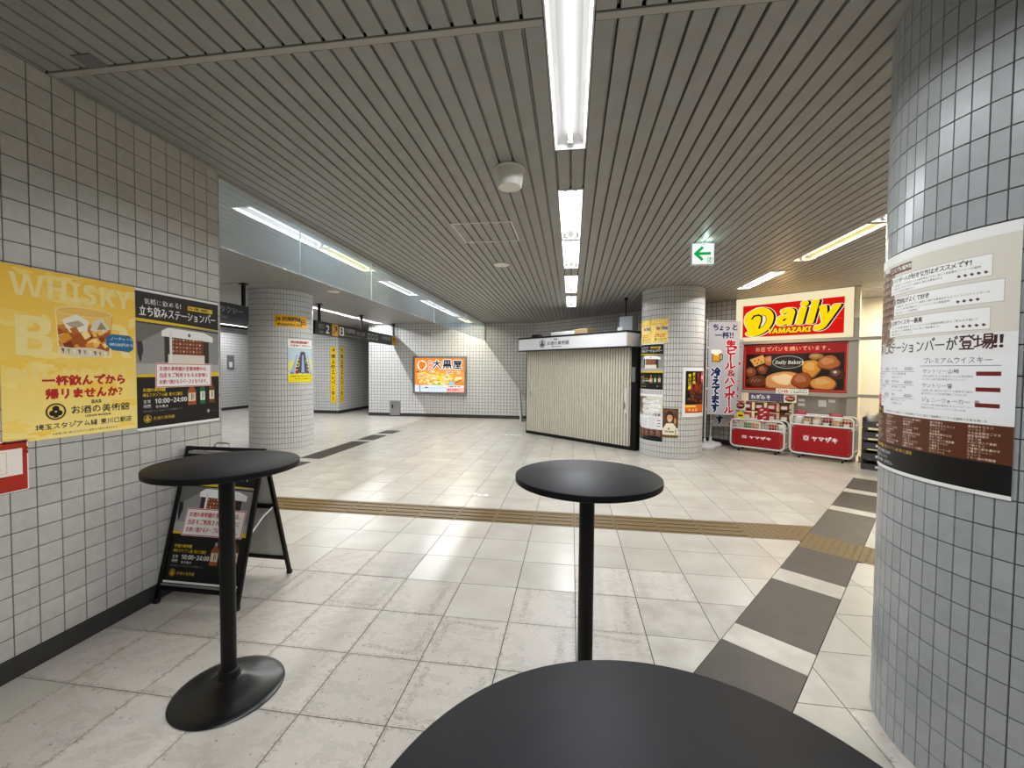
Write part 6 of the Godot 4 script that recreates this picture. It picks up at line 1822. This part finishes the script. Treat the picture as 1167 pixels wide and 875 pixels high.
# ---------------------------------------------------------------- the bakery front
func make_shop() -> void:
	var r3 := Vector3(diag_u.x, 0, -diag_u.y)
	var o3 := Vector3(diag_n.x, 0, -diag_n.y)
	var bas := Basis(r3, Vector3.UP, o3)
	var wn := struct("window_1", MB.new().box(D(3.15, 0.05, -0.04), Vector3(1.9, 0.1, 0.08), 0.003, bas).mesh(), M.shop_frame, "bakery shop front with pale frame rails and glass")
	for q in [[2.27, 0.0, 2.1, 0.06, 0.1], [4.14, 0.0, 2.45, 0.14, 0.1], [6.3, 0.0, CEIL, 0.12, 0.1]]:
		obj("post", MB.new().box(D(q[0], (q[1] + q[2]) / 2, -0.02), Vector3(q[3], q[2] - q[1], q[4]), 0.004, bas).mesh(), M.shop_frame, wn)
	for y in [2.095, 1.13]:
		obj("rail", MB.new().box(D(4.28, y, 0.03), Vector3(4.1, 0.055, 0.07), 0.004, bas).mesh(), M.shop_frame, wn)
	obj("pier", MB.new().box(D(4.14, 2.72, -0.02), Vector3(0.14, 0.53, 0.1), 0.004, bas).mesh(), M.cream_film, wn)
	obj("margin", MB.new().box(D(2.345, 1.6, -0.03), Vector3(0.09, 0.9, 0.03), 0.002, bas).mesh(), M.shop_frame, wn)
	obj("pane", MB.new().box(D(3.19, 0.6, -0.03), Vector3(1.76, 0.98, 0.008), 0.0, bas).mesh(), M.film, wn)
	obj("pane", MB.new().box(D(5.25, 1.47, -0.03), Vector3(2.0, 2.9, 0.008), 0.0, bas).mesh(), M.film, wn)
	obj("kick_panel", MB.new().box(D(5.25, 0.05, -0.04), Vector3(2.0, 0.1, 0.08), 0.003, bas).mesh(), M.shop_frame, wn)
	# inside the shop
	struct("wall_shop_back", MB.new().box(D(4.6, CEIL / 2, -1.7), Vector3(5.6, CEIL, 0.1), 0.0, bas).mesh(), M.cream_film, "cream wall inside the bakery")
	struct("wall_shop_side", MB.new().box(D(2.3, CEIL / 2, -0.9), Vector3(0.08, CEIL, 1.6), 0.0, bas).mesh(), M.cream_film, "cream side wall inside the bakery")
	var sl := thing("shop_ceiling_light", "bright white panel light inside the bakery", "ceiling light", D(5.1, CEIL - 0.06, -0.9), atan2(diag_u.y, diag_u.x))
	obj("panel", MB.new().box(Vector3(0, 0.03, 0), Vector3(1.3, 0.05, 0.6), 0.005).mesh(), glow(Color(1.0, 0.97, 0.88), 2.0), sl)
	var al := AreaLight3D.new()
	al.name = "panel_light"
	al.area_size = Vector2(1.2, 0.5)
	al.light_color = Color(1.0, 0.95, 0.83)
	al.light_energy = 11.0
	al.area_range = 30.0
	al.shadow_enabled = true
	al.rotation_degrees = Vector3(-90, 0, 0)
	al.position = Vector3(0, -0.002, 0)
	sl.add_child(al, true)
	# the glowing name box
	var nb := thing("shop_lightbox", "glowing cream and red bakery name sign with yellow lettering", "lightbox", D(3.19, 2.125, 0.0), atan2(diag_u.y, diag_u.x))
	obj("case", MB.new().box(Vector3(0, 0.43, -0.03), Vector3(1.9, 0.86, 0.14), 0.006).mesh(), M.cream_film, nb)
	sheet("lit_face", Vector3(0, 0.43, 0.041), Vector3.RIGHT, 1.88, 0.845, glowing(T.daily, 0.95), nb)
	lamp_dot(nb, Vector3(0.0, 0.3, 0.5), Color(1.0, 0.8, 0.5), 0.3)
	var bk := sheet("bakery_poster", D(3.235, 1.614, -0.018), r3, 1.69, 0.91, printed(T.bakery, 0.35), null, 0.01)
	tag(bk, "wide red bakery poster of breads under the glowing sign", "poster")
	tag(sheet("shelf_card", D(3.27, 1.165, 0.075), r3, 0.52, 0.1, printed(T.region, 0.5)), "small white card with a red emblem on the rail under the poster", "sign")
	var bd := obj("brown_board", MB.new().slab(rounded(0.8, 0.62, 0.03), 0.012).mesh(), mat(Color(0.45, 0.38, 0.24), 0.7), null, D(3.66, 0.78, -0.12))
	bd.basis = bas
	tag(bd, "brown board behind the lower shop window", "board")
	for k in 4:
		var pn := sheet("paper_note", D([3.38, 3.38, 3.7, 3.84][k], [1.0, 0.92, 0.96, 1.01][k], -0.112), r3, [0.1, 0.11, 0.12, 0.1][k], [0.05, 0.05, 0.12, 0.05][k], M.paper)
		tag(pn, ["upper small white note at the plant end of the brown board", "lower small white note at the plant end of the brown board", "large white note in the middle of the brown board", "small white note at the top corner of the brown board"][k], "note", "paper notes on the brown board")
	# a leafy plant behind the glass
	var pl := thing("leafy_plant", "dark green leafy plant behind the shop window", "plant", D(3.05, 0.35, -0.3))
	obj("pot", MB.new().lathe([Vector2(0, 0), Vector2(0.1, 0), Vector2(0.13, 0.24), Vector2(0.0, 0.24)], 20).mesh(), mat(Color(0.3, 0.2, 0.15), 0.8), pl)
	obj("plinth", MB.new().box(Vector3(0, -0.175, 0), Vector3(0.3, 0.35, 0.3), 0.01).mesh(), M.shop_frame, pl)
	var leaf_m := [mat(Color(0.1, 0.24, 0.1), 0.5), mat(Color(0.16, 0.32, 0.14), 0.5)]
	for k in 26:
		var a := TAU * k * 0.381
		var len_ := 0.2 + 0.14 * rng.randf()
		var rise := 0.24 + rng.randf() * 0.34
		var dir := Vector3(cos(a), 0.5 + rng.randf() * 0.5, sin(a)).normalized()
		var side := dir.cross(Vector3.UP).normalized() * 0.045
		var b := MB.new()
		var p0 := Vector3(0, rise, 0)
		var p1 := p0 + dir * len_ * 0.5 + Vector3(0, 0.03, 0)
		var p2 := p0 + dir * len_ - Vector3(0, 0.03, 0)
		var up := side.cross(dir)
		b.tri(p0, p1 + side, p1, up); b.tri(p0, p1, p1 - side, up); b.tri(p1 + side, p2, p1, up); b.tri(p1, p2, p1 - side, up)
		obj("leaf", b.mesh(), leaf_m[k % 2], pl)

# a wheeled sales cart with a tube frame and a red name panel; local x along its front
func make_cart(at: Vector3, turn: float, w: float, h: float, panel_top: float, label: String) -> Node3D:
	var t := thing("sales_cart", label, "cart", at, turn, "red bread carts")
	var loop := func(z: float) -> Array:
		var pts := []
		for c in [[1, 1, 0.0], [-1, 1, 90.0], [-1, -1, 180.0], [1, -1, 270.0]]:
			for i in 6:
				var a := deg_to_rad(c[2] + 90.0 * i / 5)
				pts.append(Vector3(c[0] * (w / 2 - 0.08) + cos(a) * 0.08, (h + 0.09) / 2 + c[1] * ((h - 0.09) / 2 - 0.08) + sin(a) * 0.08, z))
		pts.append(pts[0])
		return pts
	obj("front_frame", MB.new().tube(loop.call(0.0), 0.014, 8).mesh(), M.white_metal, t)
	obj("rear_frame", MB.new().tube(loop.call(-0.3), 0.014, 8).mesh(), M.white_metal, t)
	for s in [-1.0, 1.0]:
		for y in [0.2, h - 0.12]:
			obj("side_bar", MB.new().tube([Vector3(s * w / 2, y, 0), Vector3(s * w / 2, y, -0.3)], 0.01, 8).mesh(), M.white_metal, t)
		for z in [-0.03, -0.27]:
			var cs := obj("caster", MB.new().tube([Vector3(s * (w / 2 - 0.14) - 0.012, 0.032, z), Vector3(s * (w / 2 - 0.14) + 0.012, 0.032, z)], 0.032, 14).mesh(), M.black_matt, t)
			obj("fork", MB.new().box(Vector3(s * (w / 2 - 0.14), 0.065, z), Vector3(0.034, 0.05, 0.03), 0.003).mesh(), M.steel, cs)
	var ph := panel_top - 0.13
	var pn := obj("red_panel", MB.new().slab(rounded(w - 0.05, ph, 0.06), 0.008, Vector3(0, 0.115 + ph / 2, -0.004)).mesh(), mat(Color(0.62, 0.07, 0.09), 0.45), t)
	sheet("panel_print", Vector3(0, 0.115 + ph / 2, 0.0006), Vector3.RIGHT, w - 0.16, ph - 0.06, printed(T.cart, 0.45), pn, 0.001)
	for s in [-1.0, 1.0]:
		for y in [0.16, panel_top - 0.05]:
			obj("rivet", MB.new().box(Vector3(s * (w / 2 - 0.06), y, 0.002), Vector3(0.014, 0.014, 0.006), 0.002).mesh(), M.steel, pn)
	obj("panel_rail", MB.new().box(Vector3(0, panel_top, 0.0), Vector3(w - 0.02, 0.024, 0.02), 0.004).mesh(), M.white_metal, t)
	obj("shelf", MB.new().box(Vector3(0, panel_top - 0.04, -0.15), Vector3(w - 0.03, 0.012, 0.28), 0.002).mesh(), M.off_white, t)
	# wire fence over the panel
	var wires := MB.new()
	var k := int(w / 0.045)
	for i in k:
		var x := -w / 2 + 0.03 + i * (w - 0.06) / (k - 1)
		wires.tube([Vector3(x, panel_top, 0), Vector3(x, h - 0.03, 0)], 0.0025, 4)
	for j in 2:
		wires.tube([Vector3(-w / 2 + 0.02, panel_top + (h - panel_top) * (0.35 + 0.35 * j), 0), Vector3(w / 2 - 0.02, panel_top + (h - panel_top) * (0.35 + 0.35 * j), 0)], 0.0025, 4)
	stuff("wire_fence", wires.mesh(), M.white_metal, t)
	return t

func packet(called: String, label: String, cat: String, at: Vector3, turn: float, s: Vector3, m: Material, group: String, band: Material = null) -> void:
	# a filled bag: pillow body with crimped ends
	var t := thing(called, label, cat, at, turn, group)
	var b := MB.new()
	var nx := 6
	var ny := 6
	var pt := func(i: int, j: int, z: float) -> Vector3:
		var u := float(i) / nx
		var v := float(j) / ny
		var k := sin(PI * u) ** 0.5 * sin(PI * v) ** 0.5
		return Vector3((u - 0.5) * s.x, v * s.y, z * k * s.z / 2)
	for i in nx:
		for j in ny:
			for z in [-1.0, 1.0]:
				b.quad(pt.call(i, j, z), pt.call(i + 1, j, z), pt.call(i + 1, j + 1, z), pt.call(i, j + 1, z), Vector3(0, 0, z))
	obj("bag", b.mesh(), m, t)
	if band:
		obj("label", MB.new().box(Vector3(0, s.y * 0.5, s.z * 0.45), Vector3(s.x * 0.62, s.y * 0.36, s.z * 0.16), 0.003).mesh(), band, t)

func make_goods() -> void:
	var turn_l := deg_to_rad(-37.0)
	var turn_r := -atan2(-diag_u.y, diag_u.x)
	var lc := P(3.45, 0, 8.42)
	var rc := D(3.79, 0, 0.37)
	make_cart(lc, turn_l, 0.9, 0.61, 0.44, "low red bread cart next to the beer banners")
	make_cart(rc, turn_r, 0.9, 0.76, 0.6, "taller red bread cart beside the stack of trays")
	var lb := Basis(Vector3.UP, turn_l)
	var rb := Basis(Vector3.UP, turn_r)
	var white := mat(Color(0.85, 0.84, 0.8), 0.35)
	var red := mat(Color(0.62, 0.07, 0.1), 0.4)
	var brown := mat(Color(0.42, 0.2, 0.1), 0.45)
	var tan := mat(Color(0.72, 0.55, 0.33), 0.45)
	var green := mat(Color(0.25, 0.5, 0.14), 0.45)
	var pink := mat(Color(0.66, 0.2, 0.26), 0.4)
	# display rack behind the low cart
	var rk := thing("display_rack", "white wire display rack standing behind the low red cart", "rack", lc + lb * Vector3(0.06, 0, -0.385), turn_l)
	for s in [-1.0, 1.0]:
		obj("upright", MB.new().tube([Vector3(s * 0.42, 0.0, 0), Vector3(s * 0.42, 1.1, -0.02)], 0.01, 8).mesh(), M.white_metal, rk)
	for y in [0.56, 0.76, 0.94]:
		obj("shelf", MB.new().box(Vector3(0, y, 0.01), Vector3(0.84, 0.012, 0.1), 0.002).mesh(), M.black_matt, rk)
	obj("foot_bar", MB.new().box(Vector3(0, 0.01, 0.0), Vector3(0.86, 0.02, 0.12), 0.003).mesh(), M.white_metal, rk)
	tag(sheet("header_card", lc + lb * Vector3(0.06, 1.035, -0.355), lb * Vector3.RIGHT, 0.62, 0.15, printed(T.negi, 0.5)), "white lettered purple header card above the snack rack", "sign")
	tag(sheet("photo_card", lc + lb * Vector3(0.45, 1.03, -0.35), lb * Vector3.RIGHT, 0.2, 0.15, printed(T.meal, 0.5)), "photo card of a meal at the right end of the snack rack", "sign")
	tag(sheet("photo_card", lc + lb * Vector3(-0.38, 0.86, -0.32), lb * Vector3.RIGHT, 0.19, 0.2, printed(T.meal, 0.5)), "photo card of a red meal next to the lower banner", "sign")
	# signs standing in the low cart
	var ys := thing("price_tag", "round yellow price tag standing in the low red cart", "price tag", lc + lb * Vector3(-0.3, 0.4065, -0.06), turn_l)
	obj("disc", MB.new().slab(star(0.085, 0.07, 12), 0.006, Vector3(0, 0.27, 0)).mesh(), mat(Color(0.85, 0.78, 0.1), 0.5), ys)
	obj("stem", MB.new().tube([Vector3.ZERO, Vector3(0, 0.2, 0)], 0.005, 6).mesh(), M.white_plastic, ys)
	obj("digits", MB.new().box(Vector3(0, 0.27, 0.005), Vector3(0.08, 0.03, 0.004), 0.001).mesh(), M.black_matt, ys)
	var rs := thing("bargain_tag", "big red bargain tag with white dots in the low red cart", "price tag", lc + lb * Vector3(0.08, 0.4065, -0.1), turn_l)
	obj("plate", MB.new().slab(rounded(0.2, 0.3, 0.08), 0.008, Vector3(0, 0.3, 0)).mesh(), red, rs)
	obj("stem", MB.new().tube([Vector3.ZERO, Vector3(0, 0.18, 0)], 0.006, 6).mesh(), M.white_plastic, rs)
	for q in [[-0.03, 0.4], [0.03, 0.36], [-0.03, 0.31], [0.02, 0.26], [-0.02, 0.21]]:
		obj("mark", MB.new().box(Vector3(q[0], q[1], 0.005), Vector3(0.05, 0.018, 0.004), 0.001, Basis(Vector3.BACK, 0.3)).mesh(), M.paper, rs)
	# snacks on the rack
	for k in 8:
		var row := k / 4
		packet("snack_bag", "%s snack bag on the %s shelf of the snack rack, %s from the banners" % ["brown" if k % 2 else "red", ["middle", "top"][row], ["first", "second", "third", "fourth"][k % 4]], "snack", lc + lb * Vector3(-0.27 + (k % 4) * 0.21, 0.5665 + row * 0.2, -0.37), turn_l, Vector3(0.16, 0.16, 0.06), brown if k % 2 else pink, "snack bags on the rack", white)
	for k in 6:
		packet("bread_bag", "%s bread bag lying in the low red cart, %s from the banners" % [["white", "green", "tan", "white", "red", "white"][k], ["first", "second", "third", "fourth", "fifth", "sixth"][k]], "bread", lc + lb * Vector3(-0.36 + k * 0.145, 0.4065, -0.17 - 0.04 * (k % 2)), turn_l, Vector3(0.13, 0.14, 0.1), [white, green, tan, white, red, white][k], "bread bags in the low cart")
	for k in 12:
		var row := k / 6
		packet("bread_bag", "%s bread bag in the taller cart's %s row, %s from the low cart" % [["white", "tan", "white", "brown", "tan", "red"][(k + row * 2) % 6], ["front", "back"][row], ["first", "second", "third", "fourth", "fifth", "sixth"][k % 6]], "bread", rc + rb * Vector3(-0.35 + (k % 6) * 0.14, 0.5665, -0.06 - 0.1 * row), turn_r, Vector3(0.125, 0.13 + 0.05 * row, 0.09), [white, tan, white, brown, tan, red][(k + row * 2) % 6], "bread bags in the taller cart", white if k % 2 else null)
	packet("tall_bag", "pink snack bag standing at the end of the taller cart by the plant", "snack", rc + rb * Vector3(-0.36, 0.5665, -0.262), turn_r, Vector3(0.17, 0.26, 0.05), pink, "tall snack bags", white)
	packet("tall_bag", "dark pink snack bag standing in the middle of the taller cart", "snack", rc + rb * Vector3(0.16, 0.5665, -0.262), turn_r, Vector3(0.2, 0.24, 0.05), pink, "tall snack bags", white)
	# stack of bread trays
	var grey := mat(Color(0.24, 0.235, 0.24), 0.5)
	var tr := D(4.67, 0, 0.4)
	for k in 5:
		var t := thing("bread_tray", "dark grey stacking bread tray with a pale label, %s of the stack" % ["bottom", "second from the bottom", "middle", "second from the top", "top"][k], "tray", tr + Vector3(0, 0.0 + k * 0.166, 0), turn_r, "stack of bread trays")
		obj("bottom", MB.new().box(Vector3(0, 0.01, 0), Vector3(0.58, 0.02, 0.4), 0.003).mesh(), grey, t)
		for s in [-1.0, 1.0]:
			obj("side", MB.new().box(Vector3(s * 0.285, 0.0795, 0), Vector3(0.02, 0.159, 0.41), 0.004).mesh(), grey, t)
			obj("long_side", MB.new().box(Vector3(0, 0.045, s * 0.2), Vector3(0.55, 0.09, 0.016), 0.004).mesh(), grey, t)
		obj("rim", MB.new().box(Vector3(0, 0.086, 0.207), Vector3(0.56, 0.016, 0.012), 0.003).mesh(), grey, t)
		obj("label", MB.new().box(Vector3(-0.02, 0.055, 0.2095), Vector3(0.2, 0.036, 0.004), 0.001).mesh(), M.off_white, t)
	for k in 4:
		packet("bread_bag", "clear pale bag of bread in the top tray, %s from the carts" % ["first", "second", "third", "fourth"][k], "bread", tr + rb * Vector3(-0.2 + k * 0.13, 0.686, 0.02 - 0.05 * (k % 2)), turn_r, Vector3(0.14, 0.2, 0.16), mat(Color(0.78, 0.75, 0.68), 0.3), "bread bags in the top tray")

func star(r: float, r2: float, n: int) -> PackedVector2Array:
	var p := PackedVector2Array()
	for k in n * 2:
		p.append(Vector2.from_angle(PI * k / n) * (r if k % 2 else r2))
	return p

func make_floor_marks() -> void:
	for q in [[-1.12, 4.93, 0.25, "worn strip of pale tape on the floor beyond the guide path"], [-1.35, 9.7, 0.35, "worn strip of pale tape on the floor in front of the kiosk"]]:
		var t := thing("tape_residue", q[3], "tape", P(q[0], 0.0006, q[1]))
		for k in 4:
			var p := PackedVector2Array()
			for i in 9:
				var a := TAU * i / 9
				p.append(Vector2((k - 1.5) * q[2] * 0.3 + cos(a) * q[2] * (0.13 + 0.05 * sin(i * 2.0 + k)), 0.03 * sin(k * 2.0) + sin(a) * 0.03 * (1.0 + 0.4 * sin(i * 3.0 + k))))
			obj("scrap", MB.new().prism(p, 0.0, 0.0008).mesh(), M.paper, t)

# ---------------------------------------------------------------- the scene
func _ready() -> void:
	rng.seed = 7
	# camera
	cam = Camera3D.new()
	cam.name = "camera"
	cam.fov = 84.98
	cam.near = 0.02
	cam.far = 60.0
	cam.transform = Transform3D(Basis(Vector3.UP, 0.1417) * Basis(Vector3.RIGHT, -0.0314) * Basis(Vector3.BACK, 0.0083), Vector3(0, EYE, 0))
	add_child(cam)
	cam.current = true
	# an underground hall: no sky; the lamps are the only light
	var env := Environment.new()
	env.background_mode = Environment.BG_COLOR
	env.background_color = Color(0.01, 0.01, 0.01)
	env.tonemap_mode = Environment.TONE_MAPPER_LINEAR
	env.tonemap_exposure = 1.05
	env.sdfgi_enabled = true
	env.ssao_enabled = true
	env.ssil_enabled = true
	var we := WorldEnvironment.new()
	we.name = "environment"
	we.environment = env
	add_child(we)
	M.tube = glow(Color(0.98, 0.99, 1.0), 1.8)
	M.tube_warm = glow(Color(1.0, 0.96, 0.78), 1.6)
	make_materials()
	plan_lights()
	make_lights()
	make_floor()
	make_ceiling()
	make_walls()
	make_pillar(NEAR_PILLAR, "thick grey tiled round pillar with the white menu poster beside the tables", true, M.pillar_tile_0)
	make_pillar(RIGHT_PILLAR, "grey tiled round pillar with many posters between kiosk and banners", false, M.far_tile)
	make_pillar(LEFT_PILLAR, "grey tiled round pillar with the yellow direction plate", false, M.far_tile)
	make_prints()
	make_table("bar_table", P(-1.57, 0, 1.712), "round black bar table next to the tiled wall and sign stand")
	make_table("bar_table", P(0.07, 0, 1.775), "round black bar table standing clear in the middle of the floor")
	make_table("bar_table", P(0.097, 0, 0.335), "black round bar table of which only the top shows")
	make_stand()
	make_wall_prints()
	make_ceiling_things()
	make_kiosk()
	make_banners()
	make_shop()
	make_goods()
	make_floor_marks()

func make_prints() -> void:
	T.whisky = print_whisky()
	T.station_bar = print_station_bar()
	T.notice = print_notice(false)
	T.notice_table = print_notice(true)
	T.red_notice = print_red_notice()
	T.menu = print_menu(true)
	T.menu_small = print_menu(false)
	T.direction = print_direction_plate()
	T.escalator = print_escalator()
	T.elevator = print_elevator()
	T.food = print_food_ad()
	T.fascia = print_fascia()
	T.exit = print_exit()
	T.taxi = print_hanging(true)
	T.exits = print_hanging(false)
	T.daily = print_daily()
	T.bakery = print_bakery()
	T.cart = print_cart()
	T.flag = print_flag()
	T.izakaya = print_izakaya()
	T.smile = print_smile()
	T.negi = print_card("ねぎみそ", Color(0.36, 0.3, 0.42), PAPER, 260, 64)
	T.region = print_region_card()
	T.meal = print_meal()
